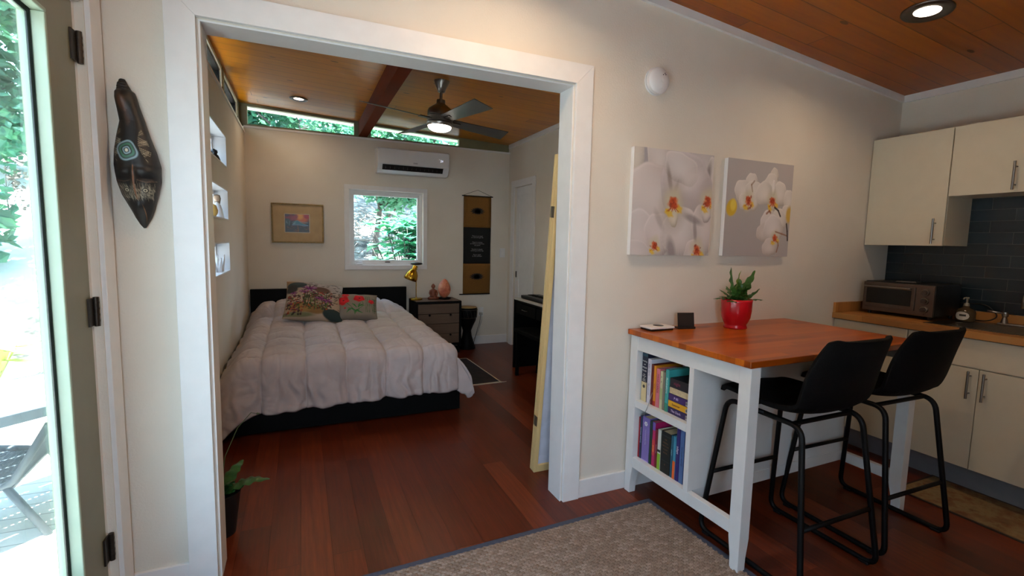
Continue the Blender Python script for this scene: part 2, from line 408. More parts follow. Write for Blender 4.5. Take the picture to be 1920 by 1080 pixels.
struct('floor', MB().box(-.36, 4.35, -3.32, 3.95, -.06, 0), 'floor')
struct('ceiling_bedroom', MB().prism([(XL - .15, zb(XL - .15)), (XR + .12, zb(XR + .12)), (XR + .12, zb(XR + .12) + .05), (XL - .15, zb(XL - .15) + .05)], 'y', WT, YB + .15), 'ceil')
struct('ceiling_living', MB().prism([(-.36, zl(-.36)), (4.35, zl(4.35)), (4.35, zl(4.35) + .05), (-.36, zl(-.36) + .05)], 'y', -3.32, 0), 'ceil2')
rf = MB().box(-.85, 4.9, -3.6, 4.13, 2.93, 3.05); struct('roof', rf, 'soffit')
ev = MB()
ev.prism([(-.85, zb(-.85)), (-.361, zb(-.361)), (-.361, zb(-.361) + .05), (-.85, zb(-.85) + .05)], 'y', -3.6, 4.13)
ev.prism([(-.36, zb(-.36)), (3.4, zb(3.4)), (3.4, zb(3.4) + .05), (-.36, zb(-.36) + .05)], 'y', YB + .151, 4.13)
struct('trim_eaves', ev, 'soffit')

wall('wall_partition', 'y', 0, WT, -.36, 4.35, 0, 2.93, [(-.0, OW, 0, OH)])
LW = [(1.15, 2.36, 1.893, 2.137), (1.15, 2.36, 1.48, 1.72), (1.15, 2.36, 1.075, 1.312)]
wall('wall_left_bedroom', 'x', XL - .15, XL, WT, YB + .15, 0, 2.44, LW)
BW = (.838, 1.703, 1.046, 1.926)
wall('wall_back', 'y', YB, YB + .15, XL, XR + .12, 0, 2.50, [BW])
DR = (3.08, 3.60, 0, 2.05)
wall('wall_right_bedroom', 'x', XR, XR + .12, WT, YB + .15, 0, 2.66, [DR])

GD = (-1.10, -.118, .0, 2.075); FILL_GW = (-2.3, -1.16, .12, 2.1)  # second opening: unseen window added for daylight on the left trim
wall('wall_left_living', 'x', -.36, -.285, -3.32, 0, 0, 2.84, [GD, FILL_GW])
wall('wall_kitchen', 'x', XW, XW + .12, -3.32, 0, 0, 2.44)
FILL_FW = [(-.24, .62, .8, 2.28)]  # unseen front window, added to throw daylight onto the left casing
wall('wall_front', 'y', -3.32, -3.2, -.285, XW, 0, 2.84, FILL_FW)

# opening: jamb liner and casings
j = MB(); j.box(0, .006, -.004, WT + .004, 0, OH); j.box(OW - .006, OW, -.004, WT + .004, 0, OH); j.box(.006, OW - .006, -.004, WT + .004, OH - .006, OH)
struct('trim_1', j, 'white')
c = MB(); cw = .100
c.prism([(-cw, 0), (-.006, 0), (-.006, OH + .006), (-cw, OH + cw)], 'y', -.02, 0)
c.prism([(OW + .006, 0), (OW + cw, 0), (OW + cw, OH + cw), (OW + .006, OH + .006)], 'y', -.02, 0)
c.prism([(-.006, OH + .006), (OW + .006, OH + .006), (OW + cw, OH + cw), (-cw, OH + cw)], 'y', -.02, 0)
struct('trim_2', c, 'white', bevel=.0015)
c = MB(); c.box(-cw, -.006, WT, WT + .018, 0, OH + cw); c.box(OW + .006, OW + cw, WT, WT + .018, 0, OH + cw); c.box(-.006, OW + .006, WT, WT + .018, OH + .006, OH + cw)
struct('trim_3', c, 'white')
# baseboards
bb = .098
def base(name, *b): struct(name, MB().box(*b), 'white', bevel=.002)
base('baseboard_partition', OW + cw, XK, -.014, 0, 0, bb)
base('baseboard_partition_left', -.285, -cw, -.014, 0, 0, bb)
base('baseboard_back', XL, XR, YB - .014, YB, 0, .11)
base('baseboard_right', XR - .014, XR, WT, 3.0, 0, .11)
base('baseboard_left', XL, XL + .014, WT, YB - .014, 0, .11)
base('baseboard_partition_bedroom', OW + cw, XR, WT, WT + .014, 0, .11)
# crowns
def crown(name, f, x0, x1, y0, y1, h):
    struct(name, MB().prism([(x0, f(x0) - h), (x1, f(x1) - h), (x1, f(x1)), (x0, f(x0))], 'y', y0, y1), 'white')
crown('trim_4', zl, -.285, XW, -.018, 0, .042)
struct('trim_5', MB().box(XW - .018, XW, -3.2, -.018, zl(XW) - .045, zl(XW - .018)), 'white')
struct('trim_6', MB().box(XR - .016, XR, WT, YB, zb(XR) - .05, zb(XR)), 'white')
crown('trim_7', zb, XL, XR, WT, WT + .016, .04)
# ledges under the clerestory
struct('trim_8', MB().box(XL - .15, XL + .012, WT, YB + .0, 2.44, 2.46), 'white')
struct('trim_9', MB().box(XL, XR, YB - .012, YB + .15, 2.50, 2.52), 'white')

# clerestory, left wall: frames with panes
def frame_rect(mb, plane, t0, t1, a0, a1, z0, z1a, z1b, w):
    """frame of width w; top edge may slope from z1a to z1b"""
    def B(p, q, r, s, s2=None):
        s2 = s if s2 is None else s2
        if plane == 'x': mb.box(t0, t1, p, q, r, s)
        else: mb.hexa([(p, t0, r[0]), (q, t0, r[1]), (q, t1, r[1]), (p, t1, r[0]), (p, t0, s), (q, t0, s2), (q, t1, s2), (p, t1, s)])
    if plane == 'x':
        B(a0, a1, z0, z0 + w); B(a0, a1, z1a - w, z1a); B(a0, a0 + w, z0 + w, z1a - w); B(a1 - w, a1, z0 + w, z1a - w)
    else:
        k = lambda a: z1a + (z1b - z1a) * (a - a0) / (a1 - a0)
        B(a0, a1, (z0, z0), z0 + w); B(a0, a1, (k(a0) - w, k(a1) - w), k(a0), k(a1))
        B(a0, a0 + w, (z0 + w, z0 + w), k(a0) - w, k(a0 + w) - w); B(a1 - w, a1, (z0 + w, z0 + w), k(a1 - w) - w, k(a1) - w)
zt = zb(-.25) - .002
for k, (a, b) in enumerate([(.2, 1.42), (1.5, 2.68), (2.76, 3.74)]):
    mb = MB(); frame_rect(mb, 'x', -.33, -.255, a, b, 2.462, zt, zt, .035)
    w = struct('window_%d' % (k + 1), mb, 'soffit')
    mb = MB(); frame_rect(mb, 'x', -.325, -.27, a + .035, b - .035, 2.497, zt - .035, zt - .035, .012); mb.build('window_sash', 'blackmetal', w)
    MB().box(-.302, -.298, a + .04, b - .04, 2.5, zt - .04).build('pane', 'glass', w)
    for yy in (a + .05, b - .02): MB().lathe([(.012, 0), (.012, .006)], (-.256, yy - .002, 2.58), 'x', 12).build('screw_cap', 'blackmetal', w)
pl = MB()
for a, b in ((WT, .2), (1.42, 1.5), (2.68, 2.76), (3.74, YB + .15)): pl.box(-.36, -.25, a, b, 2.46, zt)
struct('wall_left_posts', pl, 'olive')
# clerestory, back wall
k = 4
for a, b in ((-.20, .93), (1.07, 2.19)):
    mb = MB(); frame_rect(mb, 'y', YB + .03, YB + .09, a, b, 2.522, zb(a) - .002, zb(b) - .002, .024)
    w = struct('window_%d' % k, mb, 'olive'); k += 1
    mb = MB(); mb.prism([(a + .02, 2.54), (b - .02, 2.54), (b - .02, zb(b) - .02), (a + .02, zb(a) - .02)], 'y', YB + .058, YB + .062); mb.build('pane', 'glass', w)
mb = MB()
for a, b in ((XL - .04, -.20), (.93, 1.07), (2.19, XR)): mb.prism([(a, 2.52), (b, 2.52), (b, zb(b) - .001), (a, zb(a) - .001)], 'y', YB + .03, YB + .12)
struct('wall_back_upper', mb, 'olive')
struct('beam', MB().box(.955, 1.05, WT, YB + .03, 2.535, zb(1.05)), 'beam')

# small left windows
for a, b, z0, z1 in LW:
    mb = MB(); mb.box(XL - .15, XL + .003, a, a + .01, z0, z1); mb.box(XL - .15, XL + .003, b - .01, b, z0, z1)
    mb.box(XL - .15, XL + .003, a, b, z0, z0 + .01); mb.box(XL - .15, XL + .003, a, b, z1 - .01, z1)
    w = struct('window_%d' % k, mb, 'plastic'); k += 1
    mb = MB(); frame_rect(mb, 'x', -.345, -.30, a + .01, b - .01, z0 + .01, z1 - .01, z1 - .01, .03); mb.build('window_sash', 'plastic', w)
    MB().box(-.33, -.326, a + .03, b - .03, z0 + .03, z1 - .03).build('pane', 'glass', w)
# back window
x0, x1, z0, z1 = BW
mb = MB()
mb.box(x0 - .055, x1 + .05, YB - .016, YB, z1, z1 + .052); mb.box(x0 - .055, x1 + .05, YB - .016, YB, z0 - .052, z0)
mb.box(x0 - .055, x0, YB - .016, YB, z0, z1); mb.box(x1, x1 + .05, YB - .016, YB, z0, z1)
w = struct('window_%d' % k, mb, 'white', bevel=.002); k += 1
mb = MB(); frame_rect(mb, 'y', YB + .05, YB + .12, x0, x1, z0, z1, z1, .028); mb.build('window_frame', 'white', w)
mb = MB(); frame_rect(mb, 'y', YB + .062, YB + .10, x0 + .028, x1 - .028, z0 + .028, z1 - .028, z1 - .028, .03); mb.build('window_sash', 'white', w)
MB().box(x0 + .04, x1 - .04, YB + .078, YB + .082, z0 + .04, z1 - .04).build('pane', 'glass', w)
mb = MB(); mb.box(.90, .99, YB + .028, YB + .055, z0 + .002, z0 + .02, .004); mb.tube(roundpath([(.915, YB + .03, z0 + .02), (.93, YB + .022, z0 + .038), (.985, YB + .022, z0 + .034)], .01), .006); mb.build('crank_handle', 'plastic', w)
MB().box(1.25, 1.31, YB + .04, YB + .055, z0 + .030, z0 + .040).build('latch', 'darksteel', w)
MB().box(1.672, 1.682, YB + .035, YB + .052, z0 + .18, z0 + .30, .003).build('lock_lever', 'plastic', w)
# unseen living windows behind the camera, added for their bluish daylight
for a, b, zz0, zz1 in FILL_FW:
    mb = MB(); frame_rect(mb, 'y', -3.30, -3.23, a, b, zz0, zz1, zz1, .05); w = struct('window_%d' % k, mb, 'white'); k += 1
    MB().box(a + .04, b - .04, -3.268, -3.264, zz0 + .04, zz1 - .04).build('pane', 'glass', w)
mb = MB(); frame_rect(mb, 'x', -.35, -.30, FILL_GW[0], FILL_GW[1], FILL_GW[2], FILL_GW[3], FILL_GW[3], .05); w = struct('window_%d' % k, mb, 'white')
MB().box(-.327, -.323, FILL_GW[0] + .04, FILL_GW[1] - .04, FILL_GW[2] + .04, FILL_GW[3] - .04).build('pane', 'glass', w)

# pocket door on the right
d = struct('door_1', MB().box(XR + .035, XR + .07, DR[0] - .02, DR[1] + .02, .008, DR[3]), 'white')
mb = MB(); frame_rect(mb, 'x', XR + .027, XR + .0355, DR[0], DR[1] + .0, .01, DR[3], DR[3], .1); mb.build('door_frame_moulding', 'white', d, bevel=.004)
mb = MB(); mb.box(XR + .022, XR + .0275, 3.555, 3.585, .90, .98, .002); mb.build('pull', 'darksteel', d)
MB().box(XR + .0205, XR + .0225, 3.562, 3.578, .915, .965).build('pull_recess', 'blackplastic', d)
mb = MB(); mb.box(XR - .016, XR, DR[1], DR[1] + .09, 0, DR[3] + .085); mb.box(XR - .016, XR, DR[0] - .085, DR[0], 0, DR[3] + .085); mb.box(XR - .016, XR, DR[0], DR[1], DR[3], DR[3] + .085)
struct('trim_10', mb, 'white', bevel=.002)

# glazed exterior door (closed) with its frame
xi, xo = -.307, -.360; y0, y1 = -1.06, -.142; g0, g1 = -.865, -.337
d = struct('door_2', MB().box(xo, xi, y0, g0, .01, 2.06).box(xo, xi, g1, y1, .01, 2.06).box(xo, xi, g0, g1, 1.955, 2.06).box(xo, xi, g0, g1, .01, .31), 'sage')
mb = MB(); frame_rect(mb, 'x', -.3535, -.333, g0 - .0, g1 + .0, .31, 1.955, 1.955, .012); mb.build('glazing_bead', 'sagelight', d)
mb = MB(); frame_rect(mb, 'x', -.337, -.333, g0 + .0, g1 - .0, .31, 1.955, 1.955, .016); mb.build('gasket', 'blackplastic', d)
MB().box(-.334, -.330, g0, g1, .31, 1.955).build('pane', 'glass2', d)
mb = MB(); frame_rect(mb, 'x', -.3305, -.3, g0 - .008, g1 + .008, .302, 1.963, 1.963, .012); mb.build('stop_bead', 'sagelight', d, bevel=.003)
for zc in (1.93, 1.105, .29):
    mb = MB(); mb.box(-.3065, -.301, -.172, -.134, zc - .045, zc + .045); mb.lathe([(.008, -.048), (.008, .048)], (-.296, -.132, zc), 'z', 12)
    for q in (-.03, -.01, .01, .03): mb.lathe([(.0088, -.003), (.0088, .003)], (-.296, -.132, zc + q), 'z', 12)
    mb.build('hinge', 'bronze', d, smooth=True)
mb = MB(); mb.box(-.36, -.309, -.138, -.112, 0, 2.10); mb.box(-.287, -.271, -.112, -.018, 0, 2.16); mb.box(-.287, -.271, -1.15, -.112, 2.10, 2.18); mb.box(-.36, -.287, -1.1, -.138, 2.065, 2.10); mb.box(-.36, -.287, -1.10, -1.065, 0, 2.10); mb.box(-.287, -.271, -1.15, -1.09, 0, 2.10)
struct('trim_11', mb, 'white', bevel=.002)
struct('trim_threshold', MB().box(-.38, -.285, -1.06, -.14, 0, .009), 'darksteel')
struct('wall_exterior_left', MB().box(-.40, -.3605, -.13, 3.95, -.4, 1.05).box(-.40, -.3605, -.13, 1.14, 1.05, 2.44).box(-.40, -.3605, 2.37, 3.95, 1.05, 2.44), 'exterior')

# tile, backsplash
struct('wall_tile_backsplash', MB().box(XW - .008, XW, -2.6, -.001, .99, 1.70), 'tile')

# ------------------------------------------------------------------ outside
def terr(x, y):
    n = noise.noise(Vector((x * .35, y * .35, 0))) * .25 + noise.noise(Vector((x * 1.3, y * 1.3, 3))) * .07
    h = -.35 + n * .5
    if y > 5: h += (y - 5) * .30 + n
    if y > 15: h -= (y - 15) * .12
    return h
mb = MB(); mb.grid(lambda u, v: ((u - .5) * 70, (v - .42) * 70, terr((u - .5) * 70, (v - .42) * 70)), 120, 120); struct('ground', mb, 'ground', smooth='all')
struct('deck', MB().box(-4.2, -.405, -3.5, 4.2, -.18, -.13), 'deck')

def leafcloud(n, blobs, size, rnd, mat, name, parent, asp=.6):
    vs, fs = [], []
    for _ in range(n):
        (bx, by, bz), r = rnd.choice(blobs)
        d = Vector((rnd.gauss(0, 1), rnd.gauss(0, 1), rnd.gauss(0, .8))).normalized() * r * rnd.uniform(.45, 1.05)
        c = Vector((bx, by, bz)) + d; s = size * rnd.uniform(.6, 1.4)
        a = Vector((rnd.uniform(-1, 1), rnd.uniform(-1, 1), rnd.uniform(-.5, .5))).normalized(); b = a.cross(Vector((rnd.uniform(-1, 1), rnd.uniform(-1, 1), rnd.uniform(-.3, 1)))).normalized()
        i = len(vs); up = a.cross(b) * s * .18
        vs += [c - a * s, c - b * s * asp + up, c + a * s, c + b * s * asp + up]; fs += [(i, i + 1, i + 2), (i, i + 2, i + 3)]
    me = bpy.data.meshes.new(name); me.from_pydata([tuple(v) for v in vs], [], fs); me.materials.append(M[mat])
    o = bpy.data.objects.new(name, me); COL.objects.link(o); o.parent = parent; return o
def tree(label, x, y, h, cr, n, leaf, seed, low=.35, lean=0, trunk=.14, group=None, name='tree', z=None, nb=12, mat='foliage'):
    rnd = random.Random(seed); z = terr(x, y) - .05 if z is None else z
    t = thing(name, label, 'tree', (x, y, z), 0, group); mb = MB()
    top = Vector((lean, 0, h * .8)); mb.tube([(0, 0, 0), (lean * .2, .03, h * .25), (lean * .6, -.02, h * .5), tuple(top)], trunk, 10, r1=trunk * .3)
    blobs = []
    for _ in range(nb):
        a = rnd.uniform(0, 2 * math.pi); rr = cr * rnd.uniform(.2, .85); hz = h * rnd.uniform(low, 1)
        p = Vector((lean * .6 + rr * math.cos(a), rr * math.sin(a), hz)); blobs.append((tuple(p), cr * rnd.uniform(.3, .55)))
        st = Vector((lean * .5, 0, max(h * .2, hz - rr * .8))); mb.tube([st, st.lerp(p, .5) + Vector((0, 0, .05)), p], trunk * .3, 6, r1=trunk * .08)
    mb.build('trunk', 'bark', t, smooth='all'); leafcloud(n, blobs, leaf, rnd, mat, 'crown', t); return t
# ------------------------------------------------------------------ trees, patio
tree('tall bright leafy tree beyond the yard seen highest through the door glass', -7.6, 15.5, 8.5, 3.0, 5200, .17, 11, .2, group='yard trees')
tree('leafy tree with a dark trunk at the far edge of the yard', -5.6, 17.5, 7.5, 2.6, 4200, .16, 12, .15, group='yard trees')
tree('wide tree filling the low gap at the yard edge', -9.6, 19, 7.5, 3.2, 4200, .2, 13, .1, group='yard trees')
tree('pale thin sapling standing in the bright yard', -4.85, 10.4, 1.5, .4, 160, .05, 14, .35, trunk=.02, mat='deadwood')
tree('slim dark trunked tree right outside the bedroom window', 1.62, 7.6, 3.4, 1.3, 5200, .06, 15, .46, trunk=.075, lean=.25, group='trees behind the house')
tree('tree with heavy bare limbs above the left clerestory pane', .1, 8.6, 5.6, 1.9, 3600, .09, 16, .45, trunk=.16, lean=.5, group='trees behind the house')
tree('dense tree further up the slope left of the window', .3, 13.5, 7.0, 2.6, 4200, .13, 17, .3, group='trees behind the house')
tree('dense tree further up the slope right of the window', 4.0, 12.5, 6.5, 2.6, 4200, .13, 18, .3, group='trees behind the house')
tree('tree beyond the right clerestory pane', 3.2, 8.9, 5.4, 1.6, 3000, .09, 19, .5, group='trees behind the house')
tree('bushy tree outside the small side windows', -5.5, 7.2, 5.6, 2.2, 4200, .12, 20, .2)
tree('tall dense tree close behind the house corner', -1.6, 9.5, 6.2, 2.2, 4200, .11, 32, .35, group='trees behind the house')
rnd = random.Random(77); hb = [((-6.6 + rnd.uniform(-.6, .6), y * .8 - 6.5, rnd.uniform(.3, 4.2)), rnd.uniform(.9, 1.4)) for y in range(15) for _ in range(4)]  # unseen leaf wall, added to keep daylight off the kitchen cabinets
hd = leafcloud(15000, hb, .17, rnd, 'hedge', 'hedge', None); tag(hd, 'tall dark evergreen hedge along the side of the yard', 'hedge', kind='stuff')
# big-leaved shrub at the window
def broadleaf(mb, base, d, L, W, rnd):
    d = d.normalized(); s = d.cross(Vector((0, 0, 1))).normalized(); up = s.cross(d)
    prof = [(0, .02), (.08, .35), (.2, .5), (.28, .38), (.42, .62), (.52, .42), (.7, .5), (.8, .25), (1, .0)]
    L1 = []; L2 = []; C = []
    for t, w in prof:
        p = base + d * L * t + Vector((0, 0, -.35 * L * t * t)); C.append(mb.bm.verts.new(p)); L1.append(mb.bm.verts.new(p + s * W * w + up * W * w * .25)); L2.append(mb.bm.verts.new(p - s * W * w + up * W * w * .25))
    for i in range(len(prof) - 1):
        mb.bm.faces.new((C[i], C[i + 1], L1[i + 1], L1[i])); mb.bm.faces.new((L2[i], L2[i + 1], C[i + 1], C[i]))
rnd = random.Random(5)
t = thing('shrub', 'bushy shrub of broad pale green leaves against the bedroom window', 'shrub', (1.95, 5.5, terr(1.95, 5.5) - .05))
st = MB(); lv = MB()
for k in range(44):
    a = rnd.uniform(0, 6.28); q = rnd.uniform(.1, .8); h = rnd.uniform(.7, 2.35 - q * .5)
    tip = Vector((q * math.cos(a), q * math.sin(a) * .8, h)); st.tube([(0, 0, 0), tuple(tip * .5 + Vector((0, 0, .15))), tuple(tip)], .012, 6, r1=.005)
    for m in range(11):
        f = rnd.uniform(.45, 1.05); b = Vector((0, 0, 0)).lerp(tip, f) + Vector((0, 0, .1)); an = rnd.uniform(0, 6.28)
        broadleaf(lv, b, Vector((math.cos(an), math.sin(an), rnd.uniform(-.1, .5))), rnd.uniform(.16, .27), rnd.uniform(.16, .22), rnd)
st.build('stem', 'bark', t, smooth='all'); lv.build('foliage', 'broad', t, recalc=False)
# fallen logs on the slope
for k, (x, y, L, a, r, lb) in enumerate([(1.0, 7.9, 1.9, 8, .05, 'bleached fallen log lying lower on the slope'), (1.15, 8.7, 2.1, -6, .06, 'bleached fallen log lying across the middle of the slope'), (1.5, 9.9, 2.4, 12, .05, 'thin bleached log highest on the slope')]):
    z = terr(x, y); mb = MB(); p0 = Vector((-L / 2 * math.cos(R(a)), -L / 2 * math.sin(R(a)), -.05)); mb.tube([p0, p0 * .3 + Vector((0, 0, .07)), -p0 * .4 + Vector((0, 0, .05)), -p0], r, 9, r1=r * .5)
    for q in range(5):
        f = rnd.uniform(-.8, .8); b = p0 * f; mb.tube([b + Vector((0, 0, .03)), b + Vector((rnd.uniform(-.2, .2), .05, .25)), b + Vector((rnd.uniform(-.4, .4), .1, .45))], .014, 5, r1=.004)
    o = mb.build('fallen_log', 'deadwood', smooth='all'); o.location = (x, y, z + .08); tag(o, lb, 'log', 'fallen logs on the slope')
# twigs
mb = MB()
for k in range(260):
    x, y = rnd.uniform(.2, 4.2), rnd.uniform(6.5, 13); z = terr(x, y); a = rnd.uniform(0, 6.28); L = rnd.uniform(.2, .8)
    mb.tube([(x, y, z), (x + L * .5 * math.cos(a), y + L * .5 * math.sin(a), z + rnd.uniform(.05, .3)), (x + L * math.cos(a), y + L * math.sin(a), z + rnd.uniform(0, .4))], .012, 4, r1=.004)
tag(mb.build('brushwood', 'deadwood'), 'tangled bleached twigs covering the slope', 'brushwood', kind='stuff')

# patio table and chair beyond the door
t = thing('patio_table', 'white slatted patio table in the sun outside the glass door', 'table', (-1.125, 1.005, -.13), R(45))
mb = MB()
for k in range(6): mb.box(-.47, .47, -.34 + k * .1145, -.34 + k * .1145 + .106, .640, .658)
mb.build('tabletop', 'patiotop', t, bevel=.003)
for yy in (-.352, .338): MB().box(-.48, .48, yy, yy + .016, .612, .660).build('edge_rail', 'patio', t)
for xx in (-.49, .472): MB().box(xx, xx + .018, -.352, .354, .612, .660).build('edge_rail', 'patio', t)
for sx in (-1, 1):
    for sy in (-1, 1): MB().tube([(sx * .44, sy * .31, .62), (sx * .44, sy * .31, 0)], .018, 10).build('leg', 'patio', t)
t = thing('patio_chair', 'low grey mesh sling chair tucked under the white patio table', 'chair', (-1.21, 1.10, -.13), R(-86))
def sling(u, v):
    s = v * .72
    if s < .44: y, z = -.22 + s, .34 - .07 * (s / .44) - .02 * math.sin(s / .44 * 3.14)
    else: q = s - .44; y, z = .22 + q * .5, .27 + q * 1.0
    return ((u - .5) * .48, y, z)
mb = MB(); mb.grid(sling, 26, 36); o = mb.build('sling', 'sling', t, smooth='all'); md = o.modifiers.new('w', 'WIREFRAME'); md.thickness = .009; md.use_replace = True
for sx in (-1, 1):
    x = sx * .25
    MB().tube(roundpath([(x, -.30, .0), (x, -.24, .35), (x, .21, .26), (x, .37, .56)], .07), .017, 10).build('side_rail', 'patio', t, smooth='all')
    MB().tube([(x, .20, .27), (x * 1.02, .34, 0)], .017, 10).build('leg', 'patio', t, smooth='all')
for yy, zz in ((-.23, .34), (.36, .55), (.21, .26)): MB().tube([(-.25, yy, zz), (.25, yy, zz)], .013).build('crossbar', 'patio', t)
# yellow-green plant by the deck
t = thing('garden_plant', 'yellow green strappy plant in the yard behind the patio table', 'plant', (-2.7, 4.6, -.35)); lv = MB()
for k in range(26):
    a = rnd.uniform(0, 6.28); L = rnd.uniform(.4, .7); pts = [(0, 0, 0), (L * .35 * math.cos(a), L * .35 * math.sin(a), L * .8), (L * .9 * math.cos(a), L * .9 * math.sin(a), L * .75)]
    s = Vector((-math.sin(a), math.cos(a), 0)) * .03; vs = [[lv.bm.verts.new(Vector(p) + s * w) for w in (-ww, ww)] for p, ww in zip(pts, (1, 1.2, .1))]
    for p, q in zip(vs, vs[1:]): lv.bm.faces.new((p[0], p[1], q[1], q[0]))
M['lime'] = plain('lime_leaf', 'b8c455', .5, var=.15); lv.build('foliage', 'lime', t, recalc=False)

# ------------------------------------------------------------------ things on the partition wall
# carved mask
OUT = [(1.0, 222, 222), (.975, 200, 240), (.93, 172, 268), (.875, 145, 290), (.775, 90, 320), (.68, 60, 345), (.575, 48, 348), (.475, 55, 322), (.375, 75, 285), (.275, 100, 256), (.175, 85, 222), (.12, 77, 208), (.085, 78, 196), (.07, 90, 175), (.03, 95, 150), (.0, 112, 135)]
def mask():
    p = Paint(120, 300, '120c09'); U, V = p.U, p.V
    rs = np.random.RandomState(3)
    # V = 0 top .. 1 tip ; worn brown along the edges
    p.put(np.clip((abs(U - .5) - .42) * 12, 0, 1), '2a1710', .7)
    p.ell(.36, .16, .16, .05, '5a3216', 0, .8, .6); p.ell(.42, .26, .10, .05, '4a2a14', 0, .8, .6); p.ell(.5, .21, .05, .08, '2a170c', 0, .5, .8)
    for sgn, cx in ((1, .80), (-1, .13)):
        for k in range(30):
            y = .355 + k * .0072; blk = (k // 5) % 2; d = .022 if blk else -.022; w_ = .12 * math.sin(math.pi * min(1, (k + 3) / 30))
            p.line([(cx - w_, y), (cx + w_ * .95, y + d)], .0016, 'b5a890' if k % 2 else '7d725f', .8)
    for rx, c in ((.24, '8fa7b0'), (.205, '17100c'), (.175, '3f6f58'), (.12, '17100c'), (.09, '8fa7b0'), (.06, '17100c')): p.ell(.40, .485, rx, rx * .28, c, 0, .15, .95, wob=.06, k=4)
    p.ell(.40, .485, .035, .011, 'd9cfba', 0, .4)
    for cx in (.25, .74): p.ell(cx, .655, .22, .055, '0c0b0d', 0, .3, .95); p.line([(cx - .2, .68), (cx, .692), (cx + .2, .68)], .0035, '4a3a30')
    for _ in range(420):
        cx, cy = rs.uniform(.08, .92), rs.uniform(.715, .80)
        p.ell(cx, cy, .028, .0045, '8d8270' if rs.rand() < .6 else '17100c', rs.uniform(0, 90), .5, .7)
    for cx in (.27, .73): p.ell(cx, .745, .075, .017, '17100c', 0, .3); p.ell(cx, .745, .05, .011, 'b0a48c', 0, .3); p.ell(cx, .745, .025, .006, '17100c', 0, .3)
    p.line([(.5, .585), (.5, .66), (.5, .80)], .009, '6d3f22', .9); p.line([(.5, .6), (.5, .7)], .004, '9a6a40', .8)
    p.ell(.5, .845, .25, .02, '0b0909', 0, .3); p.ell(.72, .905, .12, .008, '8a5a34', 30, .5, .7)
    def edges(v):
        for (v1, a1, b1), (v0, a0, b0) in zip(OUT, OUT[1:]):
            if v0 <= v <= v1: t = (v - v0) / (v1 - v0 + 1e-9); return a0 + (a1 - a0) * t, b0 + (b1 - b0) * t
        return 112, 135
    def f(u, v):
        a, b = edges(v); cx = a + (b - a) * u; x = -.257 + (cx - 48) * .00042; z = 1.879 - v * .496
        w = (b - a) / 300; e = 1 - abs(2 * u - 1) ** 2.6; d = .006 + .058 * w * e ** .6
        g = lambda cu, cv, su, sv, h: h * math.exp(-((u - cu) / su) ** 2 - ((v - cv) / sv) ** 2)
        d += g(.5, .70, .07, .09, .016) + g(.25, .62, .2, .02, .007) + g(.75, .62, .2, .02, .007) - g(.25, .665, .16, .022, .008) - g(.75, .665, .16, .022, .008)
        d += g(.5, .845, .2, .02, .006) + g(.4, .485, .2, .05, .004) + g(.35, .13, .3, .05, .012)
        if v < .07: d += .0015 * math.sin(v * 330)
        return (x, -.004 - max(d, .002), z)
    o = paint_grid(f, p, 'wall_mask', 'maskm'); sm = o.modifiers.new('s', 'SOLIDIFY'); sm.thickness = .004; sm.offset = -1
    tag(o, 'dark carved wooden mask with white patterned cheeks hanging beside the doorway', 'mask')
    MB().tube([(-.145, -.012, 1.555), (-.138, -.02, 1.55), (-.135, -.018, 1.535), (-.142, -.014, 1.52)], .0018, 6).build('cord', 'carved', o)
mask()
# smoke alarm
t = thing('smoke_alarm', 'round white smoke alarm on the wall above the orchid canvases', 'smoke alarm', (2.04, -.001, 2.212))
MB().lathe([(.070, 0), (.070, -.008)], (0, 0, 0), 'y', 40).build('mounting_plate', 'plastic', t, smooth=True)
MB().lathe([(.062, -.008), (.066, -.011), (.066, -.032), (.058, -.040), (.03, -.045), (.001, -.046)], (0, 0, 0), 'y', 40).build('cover', 'plastic', t, smooth=True)
mb = MB(); mb.lathe([(.012, -.041), (.012, -.048), (.010, -.049)], (.012, 0, .004), 'y', 20); mb.build('test_button', 'plastic', t, smooth=True)
mb = MB(); mb.box(.004, .020, -.0475, -.04, -.04, -.012, .002); mb.build('grille', 'plastic', t)
mb = MB()
for q in ((.014, .026), (.024, .034), (.030, .028)): mb.lathe([(.003, -.0445), (.003, -.046)], (q[0], 0, q[1]), 'y', 10)
mb.build('sensor_slot', 'darkplastic', t)

# orchid canvases
def orchid_core(p, cx, cy, s, seed, yellow=True):
    rs = np.random.RandomState(seed)
    p.ell(cx, cy - .01 * s, .105 * s, .135 * s, 'c9bfa2', 0, .7, .75, .08, 4)
    for dx, dy, rx, ry, c in ((-.05, .095, .055, .030, 'd8b020'), (.075, .05, .045, .035, 'd8b020'), (-.07, .07, .03, .02, 'd8b020'), (0, 0, .062, .055, 'c8621e'), (-.01, -.035, .04, .03, 'b84c18')):
        p.ell(cx + dx * s, cy + dy * s, rx * s, ry * s, c, rs.uniform(0, 60), .55, .85, .15, 5, seed)
    for _ in range(26):
        a = rs.uniform(0, 6.28); L = abs(rs.normal(0, .028)) * s; q = rs.uniform(.006, .016) * s
        p.ell(cx + L * math.cos(a), cy + L * math.sin(a) * .9, q * 1.7, q, ['93300f', 'b3441a', '7d240c'][rs.randint(3)], rs.uniform(0, 180), .5, .85)
    for k in range(5):
        a = -1.2 + k * .6 + rs.uniform(-.2, .2); L = .075 * s
        p.line([(cx, cy), (cx + L * .6 * math.sin(a), cy + L * .7), (cx + L * 1.1 * math.sin(a), cy + L * 1.0)], .006 * s, 'a83a12', .8)
    if yellow: p.petal(cx + .01 * s, cy + .19 * s, .045 * s, .07 * s, 'ddd5c8', 'a89c90')
